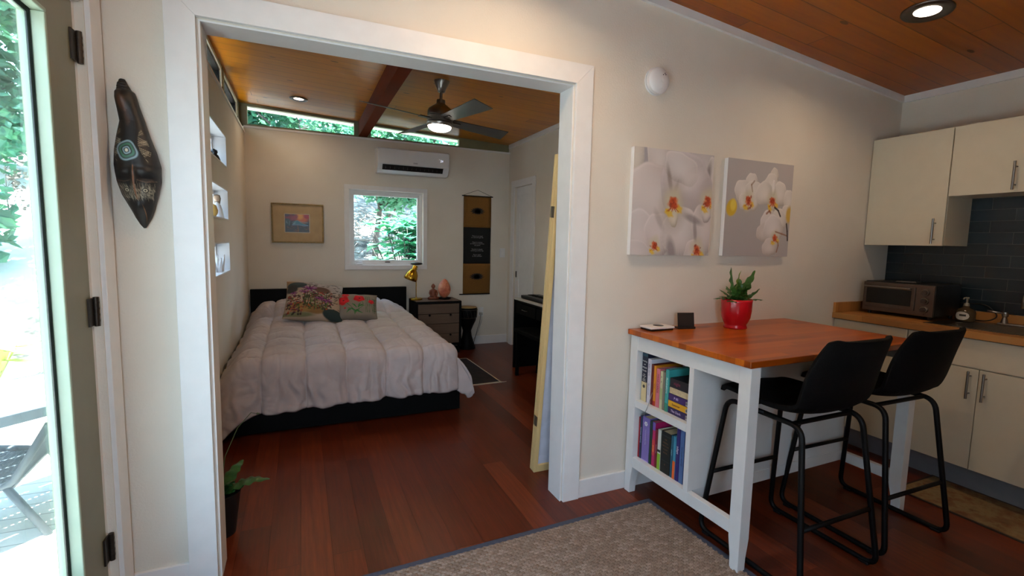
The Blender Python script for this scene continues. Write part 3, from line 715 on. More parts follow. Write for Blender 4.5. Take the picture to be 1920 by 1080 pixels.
def canvas1():
    p = Paint(210, 210, 'b3aba8')
    P = lambda cx, cy, rx, ry, r, c='d6cdc8', e='9c918d', a=1, k=3, ph=0: p.petal(cx, cy, rx, ry, c, e, r, a, .05, k, ph)
    p.ell(.12, .12, .10, .30, 'a29a9c', 12, .6)
    P(.02, .10, .10, .26, 8, 'd2c8bc'); P(.30, .08, .15, .26, -6); P(.86, .10, .20, .30, 10, 'cbc2c0', '8a7f7d'); P(1.0, .22, .10, .22, 0)
    p.ell(.93, .22, .035, .14, '7d6f6c', 8, .8, .8)
    P(.24, .44, .30, .34, -25, 'd4cac6', 'a69a95'); P(.66, .34, .33, .37, 12, 'cdc3c2', '968a8a', 1, 2, 1.2); P(.58, .16, .24, .15, 20, 'd9d0cc', 'aa9f9b', 1, 4)
    p.ell(.74, .26, .16, .07, 'ddd5d0', -30, .9, .5); p.ell(.68, .50, .22, .10, '9d918f', 0, .9, .4)
    p.ell(.44, .28, .025, .13, '7f6f62', -14, .9, .7); p.ell(.52, .36, .02, .08, '8a7a70', 20, .9, .5)
    P(.10, .80, .26, .22, 25, 'd2c8c5', 'a2978f'); P(.33, .80, .17, .22, -10, 'd5cbc8', '9a8e8c'); P(.60, .78, .24, .26, 8, 'd8cfcb', 'a59a96'); P(.92, .74, .18, .26, -8, 'd3c9c5', '9d928e'); P(.08, 1.0, .22, .14, 10, 'cfc5c2', '9f9390'); P(.78, 1.0, .12, .16, 0, 'd5ccc8', '8f8380')
    p.ell(.76, .64, .13, .035, '8e8281', 18, .8, .75); p.ell(.80, .76, .022, .12, '8b7e7b', -8, .9, .7); p.ell(.50, .95, .05, .12, '8d8180', -15, .8, .8); p.ell(.33, .66, .03, .10, '9d918c', -30, .9, .5)
    p.ell(.5, .53, .14, .21, 'b5a99f', 0, .9, .8); P(.51, .62, .06, .11, 0, 'ddd5c6', 'a49884'); orchid_core(p, .50, .50, 1.0, 1, False); p.ell(.93, .46, .1, .16, 'b9ada4', 0, .9, .7); P(.94, .58, .07, .09, 0, 'd9d0ca', '8f8380'); orchid_core(p, .95, .46, .85, 2, False)
    orchid_core(p, .29, .91, .62, 3, False); orchid_core(p, .84, .95, .8, 4, False); return p
def canvas2():
    p = Paint(210, 210, 'b0a8a6'); p.ell(.2, .85, .6, .5, 'a19996', 0, .9, .5)
    P = lambda cx, cy, rx, ry, r, c='ddd5ce', e='a2968c', a=1: p.petal(cx, cy, rx, ry, c, e, r, a)
    P(.36, .24, .09, .12, 0); P(.24, .32, .13, .12, -10); P(.40, .32, .13, .12, 10); P(.26, .43, .08, .09, 0); P(.40, .43, .09, .09, 0)
    P(.70, .13, .07, .08, 0, 'd8d0c6'); P(.66, .24, .12, .13, 0); P(.56, .33, .14, .13, -20); P(.80, .33, .13, .14, 15); P(.70, .27, .03, .09, 0, 'e6dfdb', '9c8f86')
    P(.96, .40, .09, .14, 0); P(.92, .55, .09, .12, 20); P(.66, .62, .14, .12, -20, 'dcd3cf'); P(.82, .60, .13, .12, 20); P(.60, .74, .12, .11, 0, 'd0c6c0'); P(.74, .70, .16, .15, 0, 'ddd5d2'); P(.70, .90, .12, .10, 0, 'd6ccc7')
    p.line([(.38, .32), (.36, .25), (.40, .21)], .012, '8c6a4c', .7)
    orchid_core(p, .33, .42, .75, 5, False); orchid_core(p, .70, .41, .75, 6, False); p.line([(.33, .50), (.36, .49), (.38, .46)], .014, '8d4a28', .8); p.line([(.62, .54), (.66, .51), (.68, .53)], .014, '8d4a28', .8)
    p.ell(.09, .50, .075, .09, 'caa32a', 20, .25); p.ell(.11, .47, .04, .06, 'ddc04a', 0, .5); p.ell(.98, .54, .05, .09, 'c9a44a', 0, .5)
    orchid_core(p, .78, .80, .6, 7, False); p.line([(.82, .95), (.84, .88), (.83, .84)], .011, '8a5a3a', .8); p.line([(.78, .73), (.88, .75), (.97, .77)], .010, '8a5a3a', .8)
    p.line([(.74, .47), (.80, .50), (.84, .56)], .013, '241813', .95); p.line([(.95, .64), (.97, .72), (.985, .82)], .013, '2a1b15', .95); return p
for nm, pf, x0, lb in (('c', canvas1, 1.905, 'square canvas print of close-up white orchid petals filling the frame'), ('d', canvas2, 2.566, 'square canvas print of a small orchid spray on plain grey')):
    t = thing('canvas_print', lb, 'picture', (x0, -.001, 1.305), 0, 'orchid canvases'); w = .552; h = .562
    p = pf(); paint_grid(lambda u, v: (u * w, -.0285, h - v * h), p, 'printed_face', 'canvas', t, False)
    MB().box(.0003, w - .0003, -.028, -.001, .0003, h - .0003).build('wrapped_edge', 'plastic', t, bevel=.002)
# ------------------------------------------------------------------ island
IX, IY, IR = 1.945, -.022, .015
def isl(x, y, z=0): c, s = math.cos(IR), math.sin(IR); return (IX + x * c - y * s, IY + x * s + y * c, z)
ISL = thing('kitchen_island', 'white island table with butcher block top and open end shelves against the wall', 'kitchen island', (IX, IY, 0), IR)
MB().box(-.014, 1.237, -.757, .012, .878, .906).build('tabletop', 'butcher', ISL, bevel=.003)
def leg(x0, y0, sx, sy):
    """square post, inner faces taper in below the rails; outer corner (x0,y0), grows toward (sx,sy)"""
    W, w, zt = .056, .042, .145; mb = MB(); lv = [(0, w), (.06, w + .002), (.12, W - .003), (zt, W), (.878, W)]; prev = None
    for z, ww in lv:
        q = [(x0, y0), (x0 + sx * ww, y0), (x0 + sx * ww, y0 + sy * ww), (x0, y0 + sy * ww)]; ring = [mb.bm.verts.new((a, b, z)) for a, b in q]
        if prev: mb.bridge(prev, ring)
        else: mb.bm.faces.new(ring)
        prev = ring
    mb.bm.faces.new(prev); mb.build('leg', 'white2', ISL, bevel=.002)
NY, EX = -.750, 1.225
leg(0, 0, 1, -1); leg(0, NY, 1, 1); leg(EX, 0, -1, -1); leg(EX, NY, -1, 1)
MB().box(.004, .024, NY + .056, -.056, .80, .878).build('apron', 'white2', ISL, bevel=.001)
MB().box(EX - .024, EX - .004, NY + .056, -.056, .80, .878).build('apron', 'white2', ISL, bevel=.001)
MB().box(.056, EX - .056, -.035, -.012, .80, .878).build('apron', 'white2', ISL, bevel=.001)
MB().box(.004, .034, NY + .05, -.05, .150, .208).build('rail', 'white2', ISL, bevel=.0015)
MB().box(EX - .034, EX - .004, NY + .05, -.05, .148, .203).build('rail', 'white2', ISL, bevel=.0015)
MB().box(.004, .34, -.450, -.422, .208, .80).build('divider', 'white2', ISL, bevel=.0015)
MB().box(.34, EX - .03, -.440, -.425, .155, .80).build('back_panel', 'white2', ISL)
MB().box(.34, EX - .03, -.443, -.440, .155, .215).build('panel_skirt', 'white2', ISL, bevel=.001)
MB().box(.05, .34, -.443, -.437, .155, .208).build('panel_skirt', 'white2', ISL)
MB().box(.030, .34, -.422, -.020, .188, .207).build('shelf', 'white2', ISL)
MB().box(.004, .34, -.422, -.052, .488, .527).build('shelf', 'white2', ISL, bevel=.0015)
MB().box(.34, .352, -.425, -.020, .19, .80).build('rear_board', 'white2', ISL)
MB().box(.05, .34, -.030, -.018, .19, .80).build('side_board', 'white2', ISL)

BK = {}
def bmat(h):
    if h not in BK: BK[h] = plain('cover_' + h, h, .5, var=.05)
    return BK[h]
def book(label, y0, y1, z0, z1, depth, col, group, bands=(), lett=None, lcol='e8e4da', lsize=None, x=.034, lean=0):
    """upright book, spine facing the room"""
    th = abs(y1 - y0); h = z1 - z0; ym = (y0 + y1) / 2
    o = thing('book', label, 'book', isl(x, ym, z0), IR, group)
    mb = MB(); t = .002; e = th / 2 - .0008
    mb.box(0, .004, -e, e, 0, h); mb.box(.003, depth, -e, -e + t, 0, h); mb.box(.003, depth, e - t, e, 0, h); mb.build('cover', bmat(col), o, bevel=.0012)
    MB().box(.004, depth - .004, -e + t, e - t, .004, h - .004).build('pages', 'pages', o)
    for a, b, c in bands: MB().box(-.0006, .002, -e + .0003, e - .0003, a * h, b * h).build('spine_band', bmat(c), o)
    if lett:
        for (s, zc, sz, rot) in lett:
            if rot == 'v': text(s, sz, (-.0009, 0, zc * h), (R(90), R(90), R(-90)), bmat(lcol), o, 'spine_lettering', .0002)
            else: text(s, sz, (-.0009, 0, zc * h), (R(90), 0, R(-90)), bmat(lcol), o, 'spine_lettering', .0002)
    return o
GU, GL = 'books standing on the upper island shelf', 'books standing on the lower island shelf'
ZU, ZL = .5272, .2072
o = book('thick tall cookbook with navy and cream spine beside the wall end post', -.061, -.103, ZU, ZU + .262, .17, '161c33', GU, [(0, .40, 'd8c596'), (.93, .99, '1f4a58')], [('Healing', .83, .0115, 'h'), ('with', .765, .009, 'h'), ('Whole', .70, .0125, 'h'), ('Foods', .635, .0125, 'h'), ('Asian', .56, .007, 'h'), ('Traditions', .525, .0065, 'h'), ('and', .49, .006, 'h'), ('Modern', .46, .0065, 'h'), ('Nutrition', .43, .0065, 'h')])
mb = MB(); mb.lathe([(.001, -.0014), (.009, -.001), (.009, .0005)], (0, 0, .262 * .31), 'x', 14); mb.build('spine_emblem', bmat('3a332c'), o)
book('slim white book with plain lettering next to the navy and cream cookbook', -.105, -.132, ZU, ZU + .238, .16, 'd3d0da', GU, (), [('eat dirt', .76, .022, 'v'), ('DR. JOSH AXE', .32, .010, 'v')], '8c8a9c')
book('tall maroon book right of the slim white one', -.134, -.152, ZU, ZU + .215, .18, '5e1116', GU)
book('orange spined book between maroon and pink books', -.153, -.171, ZU + .0, ZU + .212, .18, 'd78a1c', GU, [(0, .12, 'a8261c')], [('THE ART', .5, .007, 'v')], '8f3a12')
book('pink book lettered in dark red leaning in the middle of the upper shelf', -.173, -.200, ZU, ZU + .203, .13, 'cf6f7d', GU, (), [('MANA CARDS', .62, .0155, 'v')], '7b1526')
book('cream book with a dark green figure on its spine', -.202, -.221, ZU, ZU + .196, .14, 'c5c29a', GU, [(.25, .55, 'a9b77c'), (.58, .66, 'c5c29a')], [('A', .85, .012, 'h'), ('ll', .72, .012, 'h')], '2c2f28')
book('plain grey brown book beside the turquoise one', -.223, -.238, ZU, ZU + .197, .15, '7b7468', GU)
book('turquoise book with white lettering left of the flat stack', -.240, -.262, ZU, ZU + .215, .16, '3fa3a0', GU, [(0, .2, '2f7f6c')], [('Illuminations', .62, .016, 'v')], 'd8ece4')
def flat(label, z0, h, y0, y1, depth, col, x=.034, barcode=True, lett=None, lcol='d8c8e8', tilt=0, pagesout=False):
    o = thing('book', label, 'book', isl(x, (y0 + y1) / 2, z0), IR, 'books lying flat at the end of the upper shelf'); w = abs(y1 - y0) / 2; t = .0018
    o.rotation_euler = (R(tilt), 0, IR)
    mb = MB(); mb.box(0, depth, -w, w, 0, t); mb.box(0, depth, -w, w, h - t, h); mb.box(*((depth - .004, depth) if pagesout else (0, .004)), -w, w, 0, h); mb.build('cover', bmat(col), o, bevel=.0008)
    MB().box(.001 if pagesout else .004, depth - .005, -w + .003, w - .003, t, h - t).build('pages', 'pages', o)
    if barcode:
        MB().box(-.0006, .001, -w + .004, -w + .026, h * .12, h * .7).build('barcode_label', bmat('d6d3d0'), o)
        mb = MB(); yy = -w + .0055
        for k in range(9): mb.box(-.001, .001, yy, yy + .0008 + (k * 7 % 3) * .0004, h * .24, h * .66); yy += .0022
        mb.build('barcode', bmat('202020'), o)
    if lett: text(lett, h * .5, (-.0009, .018, h * .5), (R(90), 0, R(-90)), bmat(lcol), o, 'spine_lettering', .0002)
    return o
flat('dark purple paperback lying lowest in the flat stack', ZU, .034, -.266, -.410, .15, '2c1e4c', lett='The Dark')
flat('yellow banded paperback lying second from the bottom of the flat stack', ZU + .0345, .032, -.266, -.409, .15, 'd9a01e', lett='Summer', lcol='5a2a1a')
flat('purple paperback lying under the cream page block in the flat stack', ZU + .067, .034, -.266, -.408, .15, '3d2560', lett='P 85')
flat('thick paperback with its cream page edges facing out in the flat stack', ZU + .1015, .034, -.268, -.406, .15, '1b1a2a', barcode=False, pagesout=True)
flat('black glossy book lying topmost of the flat stack', ZU + .136, .045, -.272, -.404, .16, '16121d', barcode=False, lett='night', lcol='8e2f52')

book('red book at the wall end of the lower shelf', -.056, -.067, ZL, ZL + .225, .14, '9c1423', GL)
book('navy book with pale lettering second from the wall end below', -.068, -.084, ZL, ZL + .236, .17, '1d2b4a', GL, (), [('HAWAII RISING', .55, .0125, 'v')], 'a9b8cf')
o = book('wide lilac book with a small white flower emblem', -.086, -.143, ZL, ZL + .240, .17, '7d6bb0', GL, [(0, .02, 'b9a7d6')], [('THE PATH OF PRACTICE', .55, .0075, 'v')], 'd6cbe8')
mb = MB()
for k in range(6): mb.lathe([(.005, -.001), (.005, .0005)], (0, .008 * math.cos(k * 1.047), .205 + .008 * math.sin(k * 1.047)), 'x', 10)
mb.build('spine_emblem', bmat('e3dfe8'), o)
book('dark green book squeezed beside the lilac one', -.145, -.164, ZL, ZL + .235, .17, '12382f', GL)
book('magenta book with purple top on the lower shelf', -.166, -.188, ZL, ZL + .236, .17, 'b01d5c', GL, [(.82, 1, '6a55a8'), (.25, .6, 'c23a3c')], [('SACRED', .4, .010, 'v')], 'f0c060')
book('dark red slim book right of the magenta one', -.190, -.205, ZL, ZL + .205, .15, '6d0f1f', GL, (), [('HEALING ARTS', .5, .007, 'v')], 'caa2a0')
book('white book with a lime green foot on its spine', -.207, -.230, ZL, ZL + .212, .16, 'cfcdc2', GL, [(0, .40, '86b52c'), (.44, .5, '1d1d1d')])
book('very thick black book with brown lettered bands', -.232, -.299, ZL, ZL + .215, .18, '0d1312', GL, [(.90, .915, '2a3a36'), (.30, .31, '2a3a36')], [('THE', .82, .009, 'h'), ('HERBAL', .74, .011, 'h'), ('MEDICINE', .66, .010, 'h'), ('GUIDE', .58, .010, 'h'), ('BOOK', .50, .010, 'h'), ('*', .2, .02, 'h')], '7a5a3c')
book('dark teal slim book right of the thick black one', -.301, -.315, ZL, ZL + .215, .15, '1c5468', GL, (), [('VITALITY', .6, .008, 'v')], '8fc0c8')
book('light teal book with an orange foot on the lower shelf', -.317, -.335, ZL, ZL + .218, .15, '3c8ba6', GL, [(0, .42, 'e0662a')])
book('indigo book with white slanted lettering', -.337, -.359, ZL, ZL + .270, .17, '2c2166', GL, (), [('adapt', .58, .018, 'v')], 'f0eef8')
book('steel blue tall book near the divider', -.361, -.389, ZL, ZL + .272, .17, '4c6a9c', GL, (), [('THE HIDDEN MESSAGES', .5, .009, 'v')], '22324f')
book('plum book pressed against the divider panel', -.391, -.412, ZL, ZL + .245, .17, '4a1f45', GL, (), [('WOMEN', .6, .012, 'v')], 'd8c8d8')
# thin grey cord hanging in front of the shelves
tag(MB().tube(roundpath([isl(.02, -.165, .60), isl(-.004, -.16, .52), isl(-.006, -.145, .49), isl(.02, -.11, .455), isl(.05, -.08, .44)], .02), .0016, 6).build('cord', bmat('8c8a88'), smooth='all'), 'thin grey cord draped over the front edge of the middle shelf', 'cord')

# on the island
t = thing('wifi_router', 'small flat white disc shaped puck with black underside beside the wall', 'router', isl(.125, -.06, .9062), IR)
MB().box(-.075, .075, -.042, .048, 0, .010, .004).build('base', 'blackplastic', t); mb = MB(); mb.box(-.08, .08, -.046, .05, .010, .021, .005); mb.build('top_shell', 'plastic', t)
MB().lathe([(.03, .0205), (.026, .0225), (.001, .0228)], (.01, .005, 0), 'z', 24).build('dial', 'blackplastic', t, smooth=True)
t = thing('card_holder', 'dark brown square easel stand next to the red flowerpot', 'stand', isl(.305, -.075, .9062), IR - R(14))
mb = MB(); mb.hexa([(-.048, -.018, 0), (.048, -.018, 0), (.048, -.012, 0), (-.048, -.012, 0), (-.048, -.004, .086), (.048, -.004, .086), (.048, .002, .086), (-.048, .002, .086)]); mb.build('panel', 'darkplastic', t)
MB().box(-.049, .049, -.024, .03, 0, .006).build('base', 'darkplastic', t); MB().box(-.049, .049, -.026, -.021, 0, .012).build('lip', 'darkplastic', t)
t = thing('flowerpot', 'round glossy red flowerpot on the island', 'flowerpot', isl(.60, -.155, .9062))
MB().lathe([(.001, 0), (.060, 0), (.062, .006), (.058, .016), (.057, .022), (.064, .034), (.075, .06), (.080, .10), (.081, .15), (.082, .164), (.077, .164), (.075, .148), (.001, .144)], (0, 0, 0), 'z', 48, caps=False).build('pot', 'red', t, smooth='all')
MB().lathe([(.001, .1445), (.075, .1445)], (0, 0, 0), 'z', 24, caps=False).build('soil', bmat('1c1410'), t)
pl = thing('fern', 'small birds nest fern with wavy dark leaves growing in the red pot', 'plant', isl(.60, -.155, 1.045))
rnd = random.Random(21)
def frond(az, L, elev, curl, w, wav=.25, mat='leaf', tw=0):
    mb = MB(); n = 22; p = Vector((0, 0, 0)); e = elev; side = Vector((-math.sin(az), math.cos(az), 0)); pv = None
    for i in range(n + 1):
        f = i / n; d = Vector((math.cos(az) * math.cos(e), math.sin(az) * math.cos(e), math.sin(e)))
        if i: p = p + d * (L / n)
        e += curl / n * (.4 + 1.2 * f); ww = w * math.sin(min(.985, f * .87 + .115) * math.pi) ** .7 * (1 + wav * math.sin(f * 27 + az * 3)); up = side.cross(d)
        sd = side * math.cos(tw * f) + up * math.sin(tw * f)
        row = [mb.bm.verts.new(p - sd * ww + up * ww * (.35 + .2 * math.sin(f * 31))), mb.bm.verts.new(p), mb.bm.verts.new(p + sd * ww + up * ww * (.35 + .2 * math.cos(f * 29)))]
        if pv:
            for k in (0, 1): mb.bm.faces.new((pv[k], pv[k + 1], row[k + 1], row[k]))
        pv = row
    o = mb.build('frond', mat, pl, smooth='all', recalc=False); return o
M['leafyoung'] = plain('young_leaf', '5f7a22', .4, var=.15)
frond(R(178), .21, R(66), .35, .013, mat='leaf'); frond(R(150), .185, R(86), .35, .014, mat='leafyoung'); frond(R(2), .225, R(58), -.15, .026)
for az, L, el, cu, w in [(185, .16, 32, -.7, .019), (205, .15, 20, -.5, .022), (165, .15, 30, -.9, .019), (228, .11, 52, -1.0, .022), (255, .11, 62, -1.2, .024), (-8, .17, 26, .1, .018), (-25, .155, 24, -.7, .021), (15, .15, 22, -.6, .019), (40, .13, 40, -.6, .022), (90, .12, 60, -.5, .022), (120, .12, 50, -.6, .022), (300, .11, 76, -.4, .026), (330, .13, 70, -.3, .028), (30, .14, 78, -.2, .026), (200, .11, 70, -.4, .022), (-60, .10, 58, -.9, .022), (270, .12, 84, .2, .024), (350, .15, 74, -.3, .026)]: frond(R(az), L, R(el), cu, w)

# ------------------------------------------------------------------ bar stools
def stool(loc, rz, label):
    t = thing('bar_stool', label, 'bar stool', loc, rz, 'bar stools at the island')
    prof = [(.264, .683), (.252, .694), (.20, .700), (.10, .690), (0, .680), (-.08, .678), (-.15, .688), (-.20, .720), (-.232, .775), (-.252, .84), (-.268, .90), (-.285, .96), (-.298, 1.005), (-.302, 1.018)]
    wid = [.170, .192, .205, .216, .222, .226, .232, .236, .238, .236, .229, .216, .196, .168]
    dip = [.0, .004, .010, .018, .026, .032, .036, .03, .012, 0, 0, 0, 0, 0]; wrap = [0, 0, 0, 0, 0, .004, .012, .03, .052, .064, .066, .060, .050, .046]
    ch = [0, 0, 0, 0, 0, 0, 0, 0, 0, 0, 0, 0, .0, .0]
    n = 18; mb = MB(); rows = []
    for (y, z), w, dp, wr in zip(prof, wid, dip, wrap):
        row = []
        for i in range(n + 1):
            s = -1 + 2 * i / n; a = abs(s)
            row.append(mb.bm.verts.new((s * w * (1 if a < .95 else .985), y + wr * a ** 2.2 - (.03 * a ** 3 if y > .24 else 0), z + dp * .8 * a ** 2.6 + (.008 * a ** 6 if z > 1.0 else 0) - (.0 if z < 1 else .0))))
        rows.append(row)
    for p, q in zip(rows, rows[1:]):
        for i in range(n): mb.bm.faces.new((p[i], p[i + 1], q[i + 1], q[i]))
    o = mb.build('seat_shell', 'leather', t, smooth='all'); md = o.modifiers.new('s', 'SOLIDIFY'); md.thickness = .022; md.offset = -1; md = o.modifiers.new('b', 'BEVEL'); md.width = .006; md.segments = 2; md = o.modifiers.new('u', 'SUBSURF'); md.levels = 1; md.render_levels = 2
    r = .0115
    for sx in (-1, 1):
        top = [(sx * .185, .20, .660), (sx * .245, .262, .0125), (sx * .245, -.248, .0125), (sx * .190, -.165, .657)]
        pts = roundpath([(sx * .19, .0, .659)] + top + [(sx * .19, -.0, .659)], .055, 7)
        MB().tube(pts, r, 12).build('leg_frame', 'blackmetal', t, smooth='all')
        for yy in (.215, -.20): MB().box(sx * .245 - .013, sx * .245 + .013, yy - .02, yy + .02, 0, .012, .003).build('foot_pad', 'blackplastic', t)
    for y, z, hw in ((.2298, .30, .218), (-.213, .26, .2245)): MB().tube([(-hw, y, z), (hw, y, z)], .0095, 10).build('footrest', 'blackmetal', t, smooth='all')
    for yy in (.12, -.12): MB().tube([(-.19, yy, .656), (.19, yy, .656)], .010).build('seat_bracket', 'blackmetal', t)
    return t
stool((2.300, -.728, 0), R(0), 'black bucket seat bar stool nearer the bookshelf end of the island')
stool((2.890, -.710, 0), R(-1), 'black bucket seat bar stool nearer the kitchen cabinets')

# ------------------------------------------------------------------ kitchen
def bar_handle(parent, x, y, z0, z1, ax='z'):
    mb = MB(); mb.lathe([(.006, z0), (.006, z1)], (x - .032, y, 0), 'z', 14)
    for q in (z0 + .028, z1 - .028): mb.lathe([(.004, -.032), (.004, 0)], (x, y, q), 'x', 10)
    return mb.build('handle', 'steel', parent, smooth=True)
XF = XK + .022          # face of the base doors
def base_cab(label, ya, yb, doors, drawer):
    t = thing('base_cabinet', label, 'cabinet', (0, 0, 0), 0, 'cream base cabinets under the worktop')
    MB().box(XF + .019, XW - .01, yb + .001, ya - .001, .155, .888).build('body', 'cream', t)
    MB().box(XF + .13, XF + .145, yb, ya, 0, .155).build('toe_kick', bmat('7d7f86'), t)
    zt = .72 if drawer else .883
    if drawer: MB().box(XF, XF + .018, yb + .002, ya - .002, .727, .883).build('drawer_front', 'cream', t, bevel=.001)
    n = len(doors); w = (ya - yb) / n
    for i, hs in enumerate(doors):
        a, b = ya - i * w, ya - (i + 1) * w; d = MB().box(XF, XF + .018, b + .0018, a - .0018, .16, zt).build('door', 'cream', t, bevel=.001)
        if hs: bar_handle(d, XF, (b + .033) if hs == 'R' else (a - .033), zt - .165, zt - .012)
    return t
base_cab('cream base cabinet with one tall plain door beside the wall', -.003, -.444, [None], False)
base_cab('cream sink cabinet with a false drawer over two handled doors', -.446, -1.142, ['R', 'L'], True)
base_cab('cream base cabinet further along past the sink', -1.144, -1.85, ['R', 'L'], True)
wt = MB(); SY0, SY1, SX0, SX1 = -1.19, -.50, 3.775, 4.11
wt.box(XK, SX0, -2.6, -.001, .889, .927); wt.box(SX1, XW, -2.6, -.001, .889, .927); wt.box(SX0, SX1, SY1, -.001, .889, .927); wt.box(SX0, SX1, -2.6, SY0, .889, .927)
tag(wt.build('worktop', 'butcher2', bevel=.002), 'long butcher block worktop along the kitchen wall', 'worktop')
tag(MB().box(XK + .004, XW - .009, -.019, -.001, .9275, .995).build('backsplash_board', 'butcher2', bevel=.002), 'short wooden upstand strip at the end wall behind the toaster oven', 'upstand')
tag(MB().box(XW - .027, XW - .009, -2.6, -.021, .9275, .988).build('backsplash_board', 'butcher2', bevel=.002), 'long wooden upstand strip below the dark tiles', 'upstand')
def wall_cab(label, ya, yb, z0, z1, n, hy):
    t = thing('wall_cabinet', label, 'cabinet', (0, 0, 0), 0, 'cream wall cabinets'); X = 3.93
    MB().box(X + .019, XW - .0, yb + .001, ya - .001, z0, z1).build('body', 'cream', t); w = (ya - yb) / n
    for i in range(n):
        a, b = ya - i * w, ya - (i + 1) * w; d = MB().box(X, X + .018, b + .0015, a - .0015, z0 - .002, z1).build('door', 'cream', t, bevel=.001)
        bar_handle(d, X, (b + .045) if i % 2 == 0 else (a - .045), z0 + .010, z0 + .165)
    return t
wall_cab('tall cream wall cabinet above the toaster oven', -.006, -.453, 1.394, 2.104, 1, -.4)
wall_cab('shorter cream wall cabinet above the sink', -.456, -1.14, 1.695, 2.104, 2, -.77)
wall_cab('cream wall cabinet further along out over the counter', -1.143, -1.9, 1.394, 2.104, 2, -.77)

# toaster oven
t = thing('toaster_oven', 'steel toaster oven with three round knobs on the worktop', 'toaster oven', (3.87, -.472, .928)); W = .405; H = .222
MB().box(.012, .30, 0, W, .022, H, .008).build('body', 'blackplastic', t)
MB().box(-.004, .014, 0, W, .022, H - .006, .004).build('front_frame', 'ovensteel', t)
d = MB().box(-.012, -.003, .098, W - .012, .052, H - .022, .003).build('door', 'ovensteel', t); MB().box(-.0135, -.011, .118, W - .026, .076, H - .045, .001).build('door_glass', 'screen', d)
mb = MB(); mb.tube([(-.034, .115, H - .034), (-.034, W - .022, H - .034)], .0055, 12)
for yy in (.12, W - .028): mb.tube([(-.034, yy, H - .034), (-.010, yy, H - .034)], .004, 8)
mb.build('handle', 'steel', d, smooth=True)
MB().box(-.0055, -.003, .0, .092, .03, H - .014).build('control_panel', 'ovensteel', t)
for zc in (.173, .120, .066):
    k = MB().lathe([(.022, -.006), (.021, -.016), (.019, -.018)], (0, .045, zc), 'x', 28).build('knob', 'steel', t, smooth=True)
    MB().lathe([(.016, -.018), (.015, -.026), (.001, -.0265)], (0, .045, zc), 'x', 28).build('knob_cap', 'darksteel', k, smooth=True)
MB().lathe([(.004, -.0045), (.004, -.008)], (0, .045, .036), 'x', 12).build('button', 'darksteel', t)
for yy in (.03, W - .03):
    for xx in (.03, .27): MB().lathe([(.010, 0), (.012, .024)], (xx, yy, 0), 'z', 12).build('foot', 'blackplastic', t)
mb = MB(); mb.box(.10, .17, .15, .27, H, H + .004, .001); mb.box(.105, .165, .155, .265, H + .004, H + .007, .001); o = mb.build('oven_tray', 'steel'); o.location = (3.87, -.472, .928); tag(o, 'small folded steel tray lying on top of the toaster oven', 'tray')
# sink
t = thing('kitchen_sink', 'stainless steel drop in sink set into the worktop', 'sink', (0, 0, 0)); M['sinksteel'] = plain('sink_steel', '7d7872', .28, 1)
mb = MB(); a, b, c, d_ = SX0 - .02, SX1 + .07, SY0 - .02, SY1 + .02; i0, i1, i2, i3 = SX0 + .012, SX1 - .012, SY0 + .012, SY1 - .075
mb.box(a, i0, c, d_, .9272, .9305); mb.box(i1, b, c, d_, .9272, .9305); mb.box(i0, i1, c, i2, .9272, .9305); mb.box(i0, i1, i3, d_, .9272, .9305)
mb.build('rim', 'sinksteel', t, bevel=.001)
mb = MB(); mb.box(i0 - .002, i0, i2, i3, .76, .928); mb.box(i1, i1 + .002, i2, i3, .76, .928); mb.box(i0, i1, i2 - .002, i2, .76, .928); mb.box(i0, i1, i3, i3 + .002, .76, .928); mb.box(i0 - .002, i1 + .002, i2 - .002, i3 + .002, .757, .76); mb.build('basin', 'sinksteel', t)
t = thing('faucet', 'two handled steel faucet behind the sink', 'faucet', (4.145, -.83, .9305))
MB().box(-.025, .025, -.155, .155, 0, .012, .005).build('base_plate', 'steel', t)
for s in (-1, 1):
    MB().lathe([(.018, .012), (.014, .03), (.010, .045), (.016, .055), (.014, .075), (.002, .08)], (0, s * .13, 0), 'z', 20).build('valve', 'steel', t, smooth=True)
    MB().tube([(0, s * .13, .066), (-.02, s * .16, .072), (-.035, s * .20, .078)], .006, 10).build('lever', 'steel', t, smooth='all')
MB().tube(roundpath([(0, 0, .01), (0, 0, .20), (-.16, 0, .20), (-.16, 0, .12)], .07), .011, 12).build('spout', 'steel', t, smooth='all')
t = thing('soap_dispenser', 'squat clear soap bottle with white label and pump behind the sink', 'soap dispenser', (4.075, -.545, .931))
MB().lathe([(.001, 0), (.042, 0), (.048, .008), (.048, .055), (.040, .075), (.018, .085), (.016, .095), (.001, .096)], (0, 0, 0), 'z', 30).build('bottle', 'amber', t, smooth='all')
mb = MB(); mb.grid(lambda u, v: (-.0487 * math.cos(R(-44 + 88 * u)), .0487 * math.sin(R(-44 + 88 * u)), .036 + (v - .5) * .05 * math.sqrt(max(.0, 1 - (2 * u - 1) ** 2))), 20, 2); mb.build('label', bmat('c9c4bd'), t)
mb = MB(); mb.grid(lambda u, v: (-.0492 * math.cos(R(-25 + 38 * u)), .0492 * math.sin(R(-25 + 38 * u)), .034 + .012 * v), 8, 1); mb.build('label_emblem', bmat('2c2c2c'), t)
MB().lathe([(.015, .096), (.013, .11), (.005, .115), (.005, .14), (.010, .143), (.009, .15)], (0, 0, 0), 'z', 18).build('pump', bmat('9a9486'), t, smooth=True)
MB().tube([(0, 0, .146), (-.035, 0, .146), (-.042, 0, .138)], .004, 8).build('nozzle', bmat('9a9486'), t)
tag(MB().tube(roundpath([(4.18, -.30, .95), (4.185, -.44, 1.03), (4.185, -.60, 1.04), (4.18, -.66, .97), (4.16, -.62, .938), (4.15, -.50, .936)], .05, 8), .0035, 8).build('power_cord', 'blackplastic', smooth='all'), 'black power cord looping up behind the soap dispenser', 'cord')

